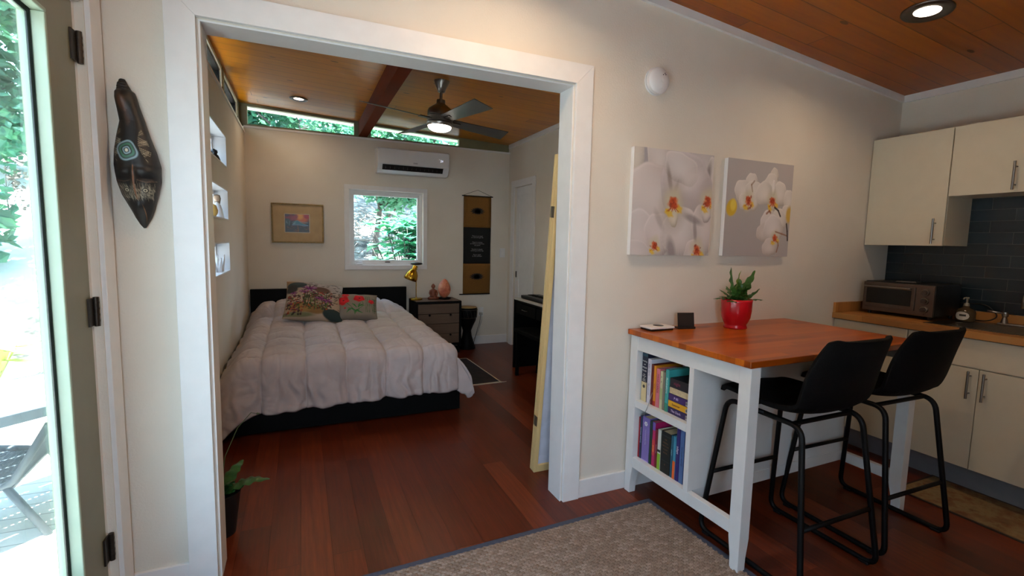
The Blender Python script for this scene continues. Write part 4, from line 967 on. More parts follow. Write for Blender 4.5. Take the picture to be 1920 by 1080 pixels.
# ------------------------------------------------------------------ rugs
def jute_rug():
    x0, x1, y0, y1 = -.1, 2.0, -2.6, -.165; t = thing('jute_rug', 'woven jute rug with slate blue binding in front of the doorway', 'rug', (2.0, -.165, 0), R(1.6))
    W, H = x1 - x0, y1 - y0; b = .028
    mb = MB(); mb.box(-W, 0, -b, 0, 0, .009); mb.box(-b, 0, -H, -b, 0, .009); mb.box(-W, -W + b, -H, -b, 0, .009); mb.box(-W, -b, -H, -H + b, 0, .009); mb.build('binding', 'binding', t, bevel=.003)
    st = .0030; nx, ny = int((1.75) / st), int((1.25) / st)
    X, Y = np.meshgrid(-b - np.arange(nx) * st, -b - np.arange(ny) * st, indexing='ij')
    # basket weave: chunky oval stitches in offset rows
    cw_, ch_ = .030, .0150; r = np.floor(-Y / ch_); sx = (-X) / cw_ + .5 * (r % 2); ci = np.floor(sx); fx = sx - ci - .5; fy = (-Y) / ch_ - r - .5
    hgt = np.clip(1 - (np.abs(fx) * 2) ** 2.4, 0, 1) ** .5 * np.clip(1 - (np.abs(fy) * 2) ** 2.2, 0, 1) ** .5
    strand = .5 + .5 * np.sin((fy * 2.6 + fx * .9) * 6.28)
    Z = .001 + .0105 * hgt + .0016 * strand * hgt
    hsh = np.modf(np.abs(np.sin(ci * 12.9898 + r * 78.233) * 43758.5453))[0]
    pal = np.array([hx(c)[:3] for c in ('8d7868', '9a8676', 'a69283', '927c6c')]); base = pal[(hsh * 3.999).astype(int)]
    colr = base * (.72 + .45 * strand[..., None])
    vs = np.stack([X, Y, Z], -1).reshape(-1, 3); i, j = np.meshgrid(np.arange(nx - 1), np.arange(ny - 1), indexing='ij'); q = (i * ny + j).ravel()
    fs = np.stack([q, q + 1, q + ny + 1, q + ny], -1)
    me = bpy.data.meshes.new('weave'); me.from_pydata(vs.tolist(), [], fs.tolist()); me.materials.append(M['jute']); o = bpy.data.objects.new('weave', me); COL.objects.link(o); o.parent = t
    apply_paint(o, colr.reshape(-1, 3))
    for p in me.polygons: p.use_smooth = True
    xa, ya = float(X.min()), float(Y.min()); mb = MB(); mb.box(-W + b, xa, -H + b, -b, 0, .009); mb.box(xa, -b, -H + b, ya, 0, .009); o2 = mb.build('weave', 'jute', t); apply_paint(o2, np.tile(pal[1], (len(o2.data.vertices), 1)))
jute_rug()
t = thing('runner_rug', 'faded brown patterned runner rug in front of the sink cabinet', 'rug', (3.41, -.60, 0))
MB().box(.0, .38, -2.0, 0, 0, .006).build('field', 'orug', t); mb = MB(); mb.box(-.012, 0, -2.012, .012, 0, .007); mb.box(0, .38, 0, .012, 0, .007); mb.box(.38, .392, -2.012, .012, 0, .007); mb.build('border', bmat('3a2c1e'), t)

# ------------------------------------------------------------------ lamps
def can_light(x, y, f, slope, r, rl, power, label, col=(1, .80, .58), spot=True):
    z = f(x); t = thing('recessed_light', label, 'ceiling light', (x, y, z), 0, 'recessed ceiling lights'); t.rotation_euler = (0, math.atan(slope), 0)
    MB().lathe([(rl, -.002), (rl + .004, -.006), (r * .97, -.009), (r, -.004), (r, .0)], (0, 0, 0), 'z', 40, caps=False).build('trim_ring', 'darksteel', t, smooth='all')
    MB().lathe([(rl, -.0025), (.001, -.003)], (0, 0, 0), 'z', 32, caps=False).build('lens', EM, t)
    L = bpy.data.lights.new('recessed_bulb', 'AREA'); L.shape = 'DISK'; L.size = rl * 2; L.energy = power; L.color = col; L.spread = R(150)
    o = bpy.data.objects.new('recessed_bulb', L); COL.objects.link(o); o.parent = t; o.location = (0, 0, -.012)
    return t
EM = emis('lamp_lens', 'ffe9cf', 14)
# ------------------------------------------------------------------ bed
BX0, BX1, BY0, BY1 = -.195, 1.487, 1.50, 3.785
t = thing('bed', 'low black bed frame with a plain headboard under the back wall', 'bed', (0, 0, 0))
MB().box(BX0, BX1, BY1 - .05, BY1, .0, .786).build('headboard', 'black', t, bevel=.004)
MB().box(BX0 + .01, BX1 - .02, BY0, BY0 + .03, .012, .335).build('footboard', 'black', t, bevel=.003)
MB().box(BX1 - .05, BX1 - .02, BY0 + .03, BY1 - .05, .012, .335).build('side_rail', 'black', t, bevel=.003)
MB().box(BX0 + .01, BX0 + .04, BY0 + .03, BY1 - .05, .012, .335).build('side_rail', 'black', t, bevel=.003)
MB().box(BX0 + .05, BX1 - .06, BY0 + .04, BY1 - .06, .0, .25).build('base', 'black', t)
tag(MB().box(BX0 + .10, BX1 - .055, BY0 + .04, BY1 - .055, .2505, .47).build('mattress', 'plastic', bevel=.03), 'mattress on the black bed under the pale duvet', 'mattress')
def duvet():
    T = .545; xl, xr, yh, yf = -.185, 1.325, 3.70, 1.475; r = .065
    na, nb = 300, 300; lv = xr - xl; lb = yh - yf; La = lv + .36; Lb = lv * 0 + lb + .42
    ca, cb = .272, .268
    def prof(d):
        if d <= 0: return 0, 0
        q = r * math.pi / 2
        if d < q: a = d / r; return r * math.sin(a), r * (1 - math.cos(a))
        return r + (d - q) * .06, r + (d - q) * .995
    def q(t, per):
        s = abs(math.sin(math.pi * t / per)); return s ** .27
    def f(u, v):
        a = u * La; b = v * Lb
        hang = .40 - .012 * math.sin(a * 2.1 + .4) - .050 * min(1, max(0, a / lv)) + .012 * abs(math.sin(math.pi * (a + .03) / ca)) - .006 * math.sin(a * 37) - .004
        b0 = b
        if b > lb: b = lb + (b - lb) / .42 * hang
        sidehang = .34 + .02 * math.sin(b0 * 7)
        if a > lv: a = lv + (a - lv) / .36 * sidehang
        wob = .012 * noise.noise(Vector((a * 3, b * 3, 9)))
        ox, dx = prof(a - lv); oy, dy = prof(b - lb); ox += max(0, a - lv - r * 1.57) * .26
        x = xl + min(a, lv) + ox; y = yh - min(b, lb) - oy
        top = T - .02 * min(1, b / lb)
        pb = math.exp(-((b - .30) / .27) ** 4); px = (1 - abs((min(a, lv) / lv) * 2 - 1) ** 6)
        top += .115 * pb * max(px, 0)
        top -= .13 * math.exp(-(a / .09) ** 2) * (.4 + .6 * min(1, b / .8))
        z = top - max(dx, dy) - .12 * min(dx, dy)
        corner = min(dx, dy)
        if corner > 0: x += .10 * corner; y -= .10 * corner; z -= .35 * corner * corner
        qa = q(a + .03 + wob, ca); bb = b + .192 + .02 * math.sin(a * 2.2) + wob
        qb = q(bb, cb) if b < lb + .03 else max(q(lb + .03 + .192, cb), min(1, (b - lb + .05) / .08) ** .5) * min(1, (lb + hang + .02 - b) / .05 + .35)
        puff = qa * qb
        n1 = noise.noise(Vector((x * 3.5, y * 3.5, z * 3.5))); n2 = noise.noise(Vector((x * 9, y * 7, z * 8)))
        c1 = 1 - abs(noise.noise(Vector((a * 15 + 3 * n1, b * 5, 1.7)))) * 4; c2 = 1 - abs(noise.noise(Vector((a * 6, b * 17 + 3 * n1, 5.1)))) * 4
        wr = max(0, c1) * .5 + max(0, c2) * .5
        h = .060 * puff + .010 * n1 + .006 * n2 - .007 * wr
        if dy > r * .7 and dx <= 0:
            k = min(1, (dy - r * .7) / .15); h += k * (.010 * math.sin(a * 41 + 3 * n1 * 4) * (.4 + .6 * a / lv) + .006 * math.sin(a * 73 + n2 * 5))
        if dx > r * .7:
            k = min(1, (dx - r * .7) / .15); h += k * (.026 * math.sin(b * 19 + 2 * math.sin(b * 4)) + .010 * math.sin(b * 43))
        kx = min(1, dx / r); ky = min(1, dy / r)
        n = Vector((kx, -ky, max(.08, 1 - max(kx, ky)))).normalized()
        p = Vector((x, y, z)) + n * h
        p.x = max(p.x, XL + .012)
        lim = 1.512 if p.y > 3.38 else 1.512 + (3.38 - p.y) * .8
        p.x = min(p.x, lim); return tuple(p)
    mb = MB(); mb.grid(f, na, nb)
    o = mb.build('duvet', 'duvet', smooth='all'); md = o.modifiers.new('s', 'SOLIDIFY'); md.thickness = .014; md.offset = -1
    tag(o, 'puffy pale mauve quilted duvet covering the bed', 'duvet')
duvet()

# cushions
def cushion(name, label, p, W, H, Tk, loc, rot, mat='fabric'):
    N = p.nx
    def f(sgn):
        def g(u, v):
            s, q = 2 * u - 1, 1 - 2 * v; pinch = 1 - .055 * (1 - abs(s) ** 2) * abs(q) ** 6 ; pin2 = 1 - .055 * (1 - abs(q) ** 2) * abs(s) ** 6
            th = Tk / 2 * (max(0, 1 - abs(s) ** 3.2) ** .55) * (max(0, 1 - abs(q) ** 3.2) ** .55)
            wv = .004 * math.sin(9 * s + 4 * q) * (1 - abs(s)) + .003 * math.sin(14 * q)
            return (s * W / 2 * pin2, sgn * (th + wv * (1 - abs(s * q))), q * H / 2 * pinch)
        return g
    front = paint_grid(f(-1), p, name, mat); bp = Paint(24, 24, 'b5a48c'); back = paint_grid(f(1), bp, 'back_cover', mat, front)
    front.location = loc; front.rotation_euler = rot; tag(front, label, 'cushion', 'cushions on the bed')
    return front
p = Paint(200, 200, 'a38d78'); rs = np.random.RandomState(8)
p.ell(.1, .05, .45, .3, '8a6540', 0, .8, .7); p.ell(.7, .15, .5, .3, '9b918d', 0, .8, .8)
for k in range(110):
    cx, cy = rs.uniform(.25, 1.0), rs.uniform(.06, .85)
    if cx - cy < -.05: continue
    w = rs.uniform(.02, .035); a = rs.uniform(-.4, .4); p.line([(cx - w, cy - w * a), (cx, cy + .006), (cx + w, cy - w * .4)], .0085, '3a3029'); p.line([(cx, cy), (cx + w * .2, cy + w * .6)], .006, '3a3029')
p.ell(.18, .20, .17, .10, '2f3a38', -5, .15); p.ell(.10, .33, .10, .12, '33302c', 0, .3); p.ell(.62, .33, .14, .085, '5a4030', 10, .3); p.ell(.5, .82, .22, .10, '7a5a30', 0, .3); p.ell(.25, .80, .2, .12, '8a6a38', 0, .4); p.ell(.84, .90, .20, .11, '23302c', 5, .15); p.ell(.2, .94, .3, .04, '6e6a48', 0, .4)
for _ in range(330):
    cx = rs.uniform(.05, .78); cy = rs.uniform(.38, .82) + .12 * (cx < .3); c = ['6a1a14', '8a2f1c', '2f4020', '1f2214', '9a4a18', '3f5020', '5e2240', '3a1a18'][rs.randint(8)]
    p.ell(cx, cy, rs.uniform(.010, .032), rs.uniform(.008, .02), c, rs.uniform(0, 180), .4, .9)
for _ in range(50):
    cx = rs.uniform(.3, .75); cy = rs.uniform(.55, .85); p.line([(cx, cy), (cx + rs.uniform(-.03, .05), cy - rs.uniform(.08, .2))], .006, ['3c4a22', '5f6b34', '23281a'][rs.randint(3)])
for fx, fy, s in ((.40, .30, 1.2), (.30, .40, .8), (.70, .60, 1.0), (.58, .55, .8), (.14, .45, .6)):
    for k in range(9):
        a = k * .7 + s; p.line([(fx, fy), (fx + .095 * s * math.cos(a), fy + .065 * s * math.sin(a))], .022 * s, ['6b1f5b', '8c3f80', '481540'][k % 3], .95, .004)
cushion('cushion', 'large square cushion printed with purple lotus flowers and flying birds', p, .52, .50, .17, (.425, 2.82, .745), (R(-52), R(7), R(0)))
p = Paint(140, 110, '7e7264', 1.3)
def poppy(x, y, r, open_=1):
    p.ell(x, y, r, r * .8, 'b00a14', 0, .15, 1, .1, 5); p.ell(x - r * .2, y - r * .2, r * .6, r * .4, 'c81420', 0, .5, .8); p.ell(x + r * .25, y + r * .2, r * .4, r * .3, 'c81420', 20, .5, .7); p.ell(x + .01, y, r * .18, r * .14, '4a1518', 0, .4)
p.line([(.20, .46), (.32, .60), (.40, .78), (.42, .88)], .010, '23682c'); p.line([(.55, .33), (.62, .48), (.60, .6), (.5, .7), (.42, .85)], .010, '23682c')
for a, b in (((.42, .75), (.25, .68)), ((.42, .75), (.60, .82)), ((.45, .62), (.35, .5)), ((.52, .58), (.64, .56)), ((.5, .62), (.55, .48)), ((.42, .8), (.52, .70)), ((.3, .72), (.22, .80))): p.line([a, ((a[0] + b[0]) / 2, (a[1] + b[1]) / 2 - .03), b], .030, '1f5c26', .95, .010); p.line([a, b], .008, '3f8a3c', .8)
for x in (.68, .72, .77): p.line([(x, .18), (x + .02, .45), (x + .01, .80)], .008, '2c5a2a')
p.line([(.83, .50), (.87, .8)], .008, '2c5a2a')
for k in range(9): p.line([(.91, .30 + k * .055), (.96, .27 + k * .055)], .010, '1c4a22'); p.line([(.91, .30 + k * .055), (.865, .28 + k * .055)], .010, '1c4a22')
p.line([(.91, .28), (.91, .82)], .008, '1c4a22')
poppy(.12, .36, .20); poppy(.52, .28, .175); poppy(.18, .13, .12); poppy(.83, .40, .10); poppy(.17, .66, .035)
cushion('cushion', 'small oblong cushion embroidered with red poppies and green stems', p, .37, .30, .13, (.815, 2.74, .690), (R(-42), R(3), R(-3)))

# ------------------------------------------------------------------ nightstand and what stands on it
t = thing('nightstand', 'dark framed nightstand with four grey wood drawer fronts beside the bed', 'nightstand', (1.525, 3.385, 0)); W = .555; D = .395; H = .638
mb = MB(); mb.box(0, W, 0, D, H - .028, H); mb.box(0, .026, 0, D, .08, H - .028); mb.box(W - .026, W, 0, D, .08, H - .028); mb.box(.026, W - .026, .0, D, .10, .125); mb.box(.026, W - .026, D - .01, D, .12, H - .028); mb.build('carcass', 'black', t, bevel=.002)
MB().box(.012, W - .012, .012, D - .012, H, H + .0015).build('top_inlay', 'nsfront', t)
for q in ((.02, .02), (W - .06, .02), (.02, D - .06), (W - .06, D - .06)): MB().box(q[0], q[0] + .04, q[1], q[1] + .04, 0, .08).build('leg', 'black', t)
MB().box(.026, W - .026, .03, D - .03, .125, .15).build('inner_box', 'black', t)
for k in range(4):
    z0 = .130 + k * .1205; f = MB().box(.029, W - .029, .004, .022, z0, z0 + .115).build('drawer_front', 'nsfront', t, bevel=.001)
    if k in (0, 2):
        for x in (.16, W - .14): MB().lathe([(.006, .0), (.006, -.012), (.013, -.016), (.012, -.024), (.001, -.025)], (x, .004, z0 + .105), 'y', 16).build('knob', 'black', f, smooth=True)
NZ = H + .0018
t = thing('desk_lamp', 'brass desk lamp with a bell shade on the nightstand', 'lamp', (1.575, 3.60, NZ))
MB().lathe([(.001, 0), (.074, 0), (.075, .004), (.075, .018), (.071, .021), (.012, .022), (.011, .028), (.001, .028)], (0, 0, 0), 'z', 36).build('base', 'brass', t, smooth=True)
MB().lathe([(.0055, .02), (.0055, .40)], (0, 0, 0), 'z', 14).build('pole', 'brass', t, smooth=True)
sh = MB().lathe([(.080, 0), (.077, .03), (.066, .075), (.045, .11), (.030, .125), (.027, .13), (.027, .175), (.022, .180), (.001, .181)], (0, 0, 0), 'z', 36, caps=False).build('lamp_shade', 'brass', t, smooth='all', solid=.002)
sh.location = (-.075, -.02, .245); sh.rotation_euler = (R(6), R(20), 0)
MB().tube([(0, 0, .385), (-.012, -.004, .392), (-.03, -.008, .385)], .006, 10).build('joint', 'bronze', t)
MB().lathe([(.010, .36), (.012, .365), (.012, .402), (.008, .408), (.001, .409)], (0, 0, 0), 'z', 14).build('pole_cap', 'bronze', t, smooth=True)
# seated figure
t = thing('seated_figurine', 'small carved brown wooden seated figure between lamp and salt lamp', 'figurine', (1.785, 3.60, NZ))
mb = MB(); mb.lathe([(.001, 0), (.066, 0), (.070, .008), (.066, .020), (.048, .032), (.036, .045), (.034, .07), (.040, .098), (.036, .115), (.016, .126), (.012, .134), (.018, .142), (.022, .156), (.020, .172), (.012, .182), (.006, .189), (.001, .191)], (0, 0, 0), 'z', 28)
o = mb.build('body', 'carved', t, smooth='all'); o.scale = (1, .72, 1)
for s in (-1, 1):
    MB().tube([(s * .036, 0, .108), (s * .047, -.012, .075), (s * .036, -.034, .048), (s * .008, -.042, .042)], .0115, 10, r1=.008).build('arm', 'carved', t, smooth='all')
    MB().tube([(s * .028, .0, .02), (s * .062, -.022, .018), (s * .02, -.046, .016), (-s * .02, -.046, .014)], .016, 10, r1=.009).build('leg', 'carved', t, smooth='all')
    MB().lathe([(.001, .148), (.004, .150), (.004, .166), (.001, .168)], (s * .021, 0, 0), 'z', 8).build('ear', 'carved', t, smooth='all')
MB().lathe([(.001, -.010), (.0035, -.006), (.002, .004)], (0, -.0185, .160), 'z', 8).build('nose', 'carved', t, smooth='all')
# salt lamp
t = thing('salt_lamp', 'rough orange pink salt rock lamp on a dark dish', 'salt lamp', (1.925, 3.60, NZ))
MB().lathe([(.001, 0), (.062, 0), (.085, .014), (.083, .017), (.060, .008), (.001, .008)], (0, 0, 0), 'z', 30).build('dish', 'black', t, smooth='all')
mb = MB(); bmesh.ops.create_icosphere(mb.bm, subdivisions=4, radius=1)
for v in mb.bm.verts:
    c = v.co.copy(); h = (c.z + 1) / 2; w = .078 * (1 - .35 * max(0, h - .45) ** 1.2 * 1.8) * (1 - .15 * max(0, .2 - h) * 4); n = 1 + .10 * noise.noise(c * 2.2) + .05 * noise.noise(c * 5); v.co = Vector((c.x * w * n, c.y * w * .8 * n, .012 + h * .235 * (1 + .03 * noise.noise(c * 3))))
mb.build('salt_rock', 'salt', t, smooth='all')
# drum
t = thing('goblet_drum', 'dark goblet shaped hand drum with tan skin beside the nightstand', 'drum', (2.225, 3.60, 0))
MB().lathe([(.105, 0), (.108, .012), (.085, .08), (.058, .17), (.052, .23), (.075, .29), (.108, .36), (.122, .44), (.124, .52), (.120, .525)], (0, 0, 0), 'z', 36).build('shell', 'black', t, smooth=True)
MB().lathe([(.121, .524), (.118, .531), (.001, .533)], (0, 0, 0), 'z', 36).build('drum_skin', bmat('a08450'), t, smooth='all')
mb = MB(); mb.tube([(.127 * math.cos(a * .2618), .127 * math.sin(a * .2618), .50) for a in range(24)], .004, 6, closed=True); mb.tube([(.119 * math.cos(a * .2618), .119 * math.sin(a * .2618), .40) for a in range(24)], .003, 6, closed=True)
for k in range(16):
    a = k * math.pi / 8; mb.tube([(.128 * math.cos(a), .128 * math.sin(a), .50), (.121 * math.cos(a + .2), .121 * math.sin(a + .2), .40)], .002, 5)
mb.build('rope_lacing', bmat('2a241e'), t)

# ------------------------------------------------------------------ on the back wall
t = thing('picture_frame', 'gold framed small sunset mountain print with a wide mat above the bed', 'picture', (.027, 3.798, 1.295)); W, H = .532, .434
mb = MB()
for a in ((0, W, 0, .015), (0, W, H - .015, H), (0, .015, .015, H - .015), (W - .015, W, .015, H - .015)): mb.box(a[0], a[1], -.022, 0, a[2], a[3])
mb.build('frame', 'gold', t, bevel=.003)
MB().box(.015, W - .015, -.012, -.002, .015, H - .015).build('mat_board', 'mat', t)
MB().box(.130, .388, -.0128, -.011, .112, .322).build('mat_bevel', bmat('cfc8b8'), t)
p = Paint(120, 92, '14171c', 1.3); p.ell(.70, .16, .36, .34, 'c4611a', -10, .6); p.ell(.62, .12, .16, .16, 'd8942a', 0, .6); p.ell(.9, .12, .16, .12, '9c1d22', 20, .4); p.ell(.15, .12, .3, .16, '7d1a24', 10, .6); p.ell(.38, .2, .22, .12, '8f2630', -30, .5); p.ell(.05, .05, .2, .1, '3a1a30', 0, .5)
for k in range(60): p.V; p.line([(.28 + k * .0115, .60), (.5 + (k - 20) * .004, .34 + abs(k - 20) * .0035)], .010, '2f6f82' if 8 < k < 45 else '4f8a9c', .9)
p.line([(.30, .46), (.42, .39), (.50, .34), (.60, .41), (.95, .47)], .012, '7fb4bc'); p.line([(.3, .60), (.55, .585), (.8, .64), (.95, .62)], .022, '8a93b5', .9); p.line([(.33, .52), (.42, .48)], .02, 'b9c4cc', .8)
p.box(0, 1, .66, 1, '17120f', .9); rs = np.random.RandomState(4)
for k in range(60): x, y = rs.uniform(.02, .98), rs.uniform(.67, .97); p.line([(x, y), (x + .05, y + .01)], .007, ['8f5a1e', '6d2218', '2f3f34', 'b06c22'][rs.randint(4)], .8)
p.line([(.52, .64), (.54, .97)], .02, 'a8641c', .7); p.ell(.10, .45, .14, .2, '1c2f2a', 0, .4); p.line([(.2, .36), (.17, .62)], .012, '9fb3b8', .7); p.line([(.07, .38), (.05, .48), (.12, .5)], .012, '9fb3b8', .7)
paint_grid(lambda u, v: (.136 + u * .245, -.0135, .316 - v * .197), p, 'art_print', 'print', t, False)
# split air conditioner
t = thing('air_conditioner', 'white wall mounted air conditioner above the bedroom window', 'air conditioner', (1.135, 3.80, 2.125)); W = .84
mb = MB(); prof = [(0, 0), (-.115, 0), (-.155, .028), (-.195, .095), (-.205, .14), (-.205, .255), (-.19, .275), (0, .285)]; mb.prism(prof, 'x', 0, W); mb.build('housing', 'plastic', t, bevel=.006)
MB().box(.018, W - .018, -.2075, -.203, .098, .262, .001).build('front_panel', 'plastic', t)
mb = MB(); mb.hexa([(.055, -.165, .030), (W - .075, -.165, .030), (W - .075, -.16, .036), (.055, -.16, .036), (.055, -.2025, .084), (W - .075, -.2025, .084), (W - .075, -.196, .088), (.055, -.196, .088)]); mb.build('air_outlet', 'blackplastic', t)
mb = MB()
for k in range(14): x = .09 + k * .05; mb.box(x, x + .004, -.196, -.17, .045, .075)
mb.build('louvre', 'darkplastic', t)
text('GREE', .022, (.43, -.2083, .118), (R(90), 0, 0), 'darkplastic', t, 'logo_lettering')
o = text('24', .035, (.745, -.2083, .17), (R(90), 0, 0), 'led', t, 'display_digits'); MB().lathe([(.003, -.2078), (.003, -.2082)], (.715, 0, .187), 'y', 10).build('display_dot', 'led', t)
# wall hanging
t = thing('wall_hanging', 'narrow ochre and black cloth scroll with lotus motifs hanging right of the window', 'wall hanging', (2.222, 3.792, .668)); W = .375; H = 1.262
wav = lambda x, z: -.004 + .003 * math.sin(z * 9 + x * 6)
for z0, z1, m, nm in ((.865, 1.262, 'ochre', 'upper_panel'), (.398, .865, 'blackcloth', 'middle_panel'), (0, .398, 'ochre', 'lower_panel')):
    mb = MB(); mb.grid(lambda u, v: (u * W, wav(u * W, z0 + (z1 - z0) * v), z0 + (z1 - z0) * v), 8, 14); mb.build(nm, m, t, smooth='all', solid=.0015)
MB().tube([(-.022, -.004, H), (W + .022, -.004, H)], .007, 10).build('rod', 'black', t); MB().tube([(-.045, -.004, .0), (W + .0, -.004, .0)], .007, 10).build('rod', 'black', t)
MB().tube([(-.01, -.006, H + .004), (W / 2, -.003, H + .078), (W + .01, -.006, H + .004)], .0025, 6).build('hanging_cord', 'bronze', t)
def lotus(zc):
    mb = MB()
    for a, L, w in [(90, .058, .013), (70, .060, .012), (110, .060, .012), (50, .070, .012), (130, .070, .012), (32, .085, .012), (148, .085, .012), (16, .098, .011), (164, .098, .011), (2, .105, .010), (178, .105, .010), (-14, .085, .010), (194, .085, .010), (-38, .050, .010), (218, .050, .010), (-70, .035, .012), (250, .035, .012), (80, .03, .02), (100, .03, .02), (0, .04, .02), (180, .04, .02)]:
        c, s = math.cos(R(a)), math.sin(R(a)); P = lambda f, g: (W / 2 + c * L * f - s * w * g, -.0105, zc - .012 + s * L * f + c * w * g)
        v = [mb.bm.verts.new(P(*q)) for q in ((0, 0), (.35, .8), (.7, .75), (1, 0), (.7, -.75), (.35, -.8))]; mb.bm.faces.new(v)
    mb.build('lotus_motif', 'lotus', t, solid=.0006)
lotus(1.075); lotus(.232)
for s, z in (("There is no need\nto rush through life", .745), ("There is nothing\nto hold on to that was\nnot yours", .655), ("Breathe in deeply\nand let go of the day", .575), ("Return again\nto this moment", .505)): text(s, .021, (W / 2, -.0105, z), (R(90), 0, 0), 'silver', t, 'verse_lettering')
t = thing('light_switch', 'white rocker light switch right of the wall hanging', 'light switch', (2.77, 3.7995, 1.21)); MB().box(-.038, .038, -.006, 0, -.06, .06, .002).build('plate', 'plastic', t); MB().box(-.016, .016, -.010, -.005, -.033, .033, .001).build('rocker', 'white', t)
t = thing('wall_outlet', 'white wall outlet with plugs beside the drum', 'outlet', (2.475, 3.7995, .43)); MB().box(-.038, .038, -.006, 0, -.06, .06, .002).build('plate', 'plastic', t); MB().box(-.017, .017, -.009, -.005, .008, .04, .001).build('socket', 'white', t)
MB().box(-.02, .016, -.045, -.009, -.04, -.006, .003).build('plug', bmat('a9a39c'), t)
tag(MB().tube(roundpath([(2.475, 3.77, .40), (2.48, 3.755, .33), (2.44, 3.76, .20), (2.39, 3.76, .10), (2.33, 3.77, .008)], .05), .004, 8).build('power_cord', bmat('b8b2aa'), smooth='all'), 'pale power cord drooping from the outlet to the floor', 'cord')
tag(MB().tube(roundpath([(2.462, 3.77, .40), (2.45, 3.745, .30), (2.42, 3.75, .22), (2.37, 3.76, .015)], .05), .003, 8).build('power_cord', 'blackplastic', smooth='all'), 'thin dark power cord running down behind the drum', 'cord')
# window sill things
t = thing('glasses_case', 'small black glasses case lying on the bedroom window sill', 'case', (1.625, 3.80, 1.0465)); mb = MB(); bmesh.ops.create_icosphere(mb.bm, subdivisions=3, radius=1)
for v in mb.bm.verts: v.co = Vector((v.co.x * .075, v.co.y * .028, .017 + v.co.z * .017))
mb.build('shell', 'blackplastic', t, smooth='all')
def figurine(name, label, loc, mat, prof, cat):
    t = thing(name, label, cat, loc); MB().lathe(prof, (0, 0, 0), 'z', 20).build('body', mat, t, smooth='all'); return t
f = figurine('dark_figurine', 'dark rounded figurine in the topmost small side window', (-.262, 2.16, 1.9035), 'blackplastic', [(.001, 0), (.035, 0), (.04, .02), (.03, .05), (.018, .062), (.024, .075), (.022, .09), (.001, .10)], 'figurine')
MB().lathe([(.001, .08), (.01, .085), (.01, .09), (.001, .10)], (-.0, -.02, 0), 'z', 10).build('head', 'blackplastic', f, smooth='all')
f = figurine('white_bust', 'white draped figurine with pale brown hair in the middle small side window', (-.262, 2.20, 1.4905), 'plastic', [(.001, 0), (.046, 0), (.044, .02), (.034, .07), (.026, .10), (.012, .118), (.011, .13), (.001, .131)], 'figurine')
MB().lathe([(.001, .122), (.018, .132), (.022, .15), (.017, .168), (.001, .176)], (0, 0, 0), 'z', 18).build('head', bmat('b89c84'), f, smooth='all'); MB().lathe([(.001, .10), (.020, .11), (.026, .15), (.020, .176), (.001, .182)], (0, .010, 0), 'z', 18).build('hair', bmat('7a6a58'), f, smooth='all')
f = figurine('amber_egg', 'amber egg shaped stone beside the white figurine', (-.262, 1.98, 1.4905), bmat('c9a052'), [(.001, 0), (.02, .004), (.034, .03), (.036, .05), (.026, .085), (.001, .10)], 'ornament')
t = thing('crystal_cluster', 'pointed white crystal cluster in the lowest small side window', 'crystal', (-.262, 2.12, 1.0855)); rnd = random.Random(2)
for k in range(7):
    a = k * .9; r0 = .03 * (k > 0); h = rnd.uniform(.06, .13); tl = Vector((math.cos(a) * r0, math.sin(a) * r0 * 2, 0)); tp = tl * 1.9 + Vector((0, 0, h)); MB().tube([tl, tl.lerp(tp, .72), tp], .018, 6, r1=.004).build('crystal_point', 'plastic', t)

# ------------------------------------------------------------------ ceiling fan
FX, FY = 1.424, 1.95; FZ = zb(FX)
t = thing('ceiling_fan', 'brushed nickel four blade ceiling fan with a glowing round light', 'ceiling fan', (FX, FY, FZ)); t.rotation_euler = (0, R(2.6), 0); M['blade'] = plain('fan_blade', '4c4a49', .4, .2)
MB().lathe([(.064, .006), (.064, -.006), (.058, -.024), (.040, -.060), (.030, -.088), (.020, -.094)], (0, 0, 0), 'z', 36).build('canopy', 'steel', t, smooth=True)
MB().lathe([(.012, -.06), (.012, -.175)], (0, 0, 0), 'z', 16).build('downrod', 'steel', t, smooth=True)
MB().lathe([(.016, -.150), (.036, -.156), (.037, -.186), (.046, -.194), (.075, -.214), (.098, -.232), (.106, -.250), (.107, -.292)], (0, 0, 0), 'z', 40).build('motor_housing', 'steel', t, smooth=True)
MB().lathe([(.103, -.292), (.103, -.298)], (0, 0, 0), 'z', 40).build('groove_ring', 'blackplastic', t, smooth=True)
MB().lathe([(.107, -.298), (.108, -.340), (.100, -.340)], (0, 0, 0), 'z', 40).build('lower_band', 'steel', t, smooth=True)
MB().lathe([(.103, -.340), (.103, -.347)], (0, 0, 0), 'z', 40).build('groove_ring', 'blackplastic', t, smooth=True)
MB().lathe([(.108, -.347), (.108, -.362), (.100, -.374)], (0, 0, 0), 'z', 40).build('light_rim', 'steel', t, smooth=True)
MB().lathe([(.100, -.372), (.092, -.390), (.066, -.406), (.03, -.414), (.001, -.415)], (0, 0, 0), 'z', 40, caps=False).build('light_dome', emis('fan_dome', 'fff3e2', 9), t, smooth='all')
for k in range(4):
    a = R(-77 + 90 * k); mb = MB(); L0, L1 = .10, .66
    def P(u, v): 
        w = .050 + .026 * u; s = (v - .5) * 2 * w; q = L0 + (L1 - L0) * u + .02 * v * (u > .9); return (q, s, -s * .26)
    mb.grid(P, 14, 4); b = mb.build('blade', 'blade', t, solid=.006, bevel=.001); b.rotation_euler = (0, 0, a); b.location = (0, 0, -.319)
    br = MB().box(.085, .19, -.022, .022, -.006, .004, .002).build('blade_bracket', 'darksteel', b)
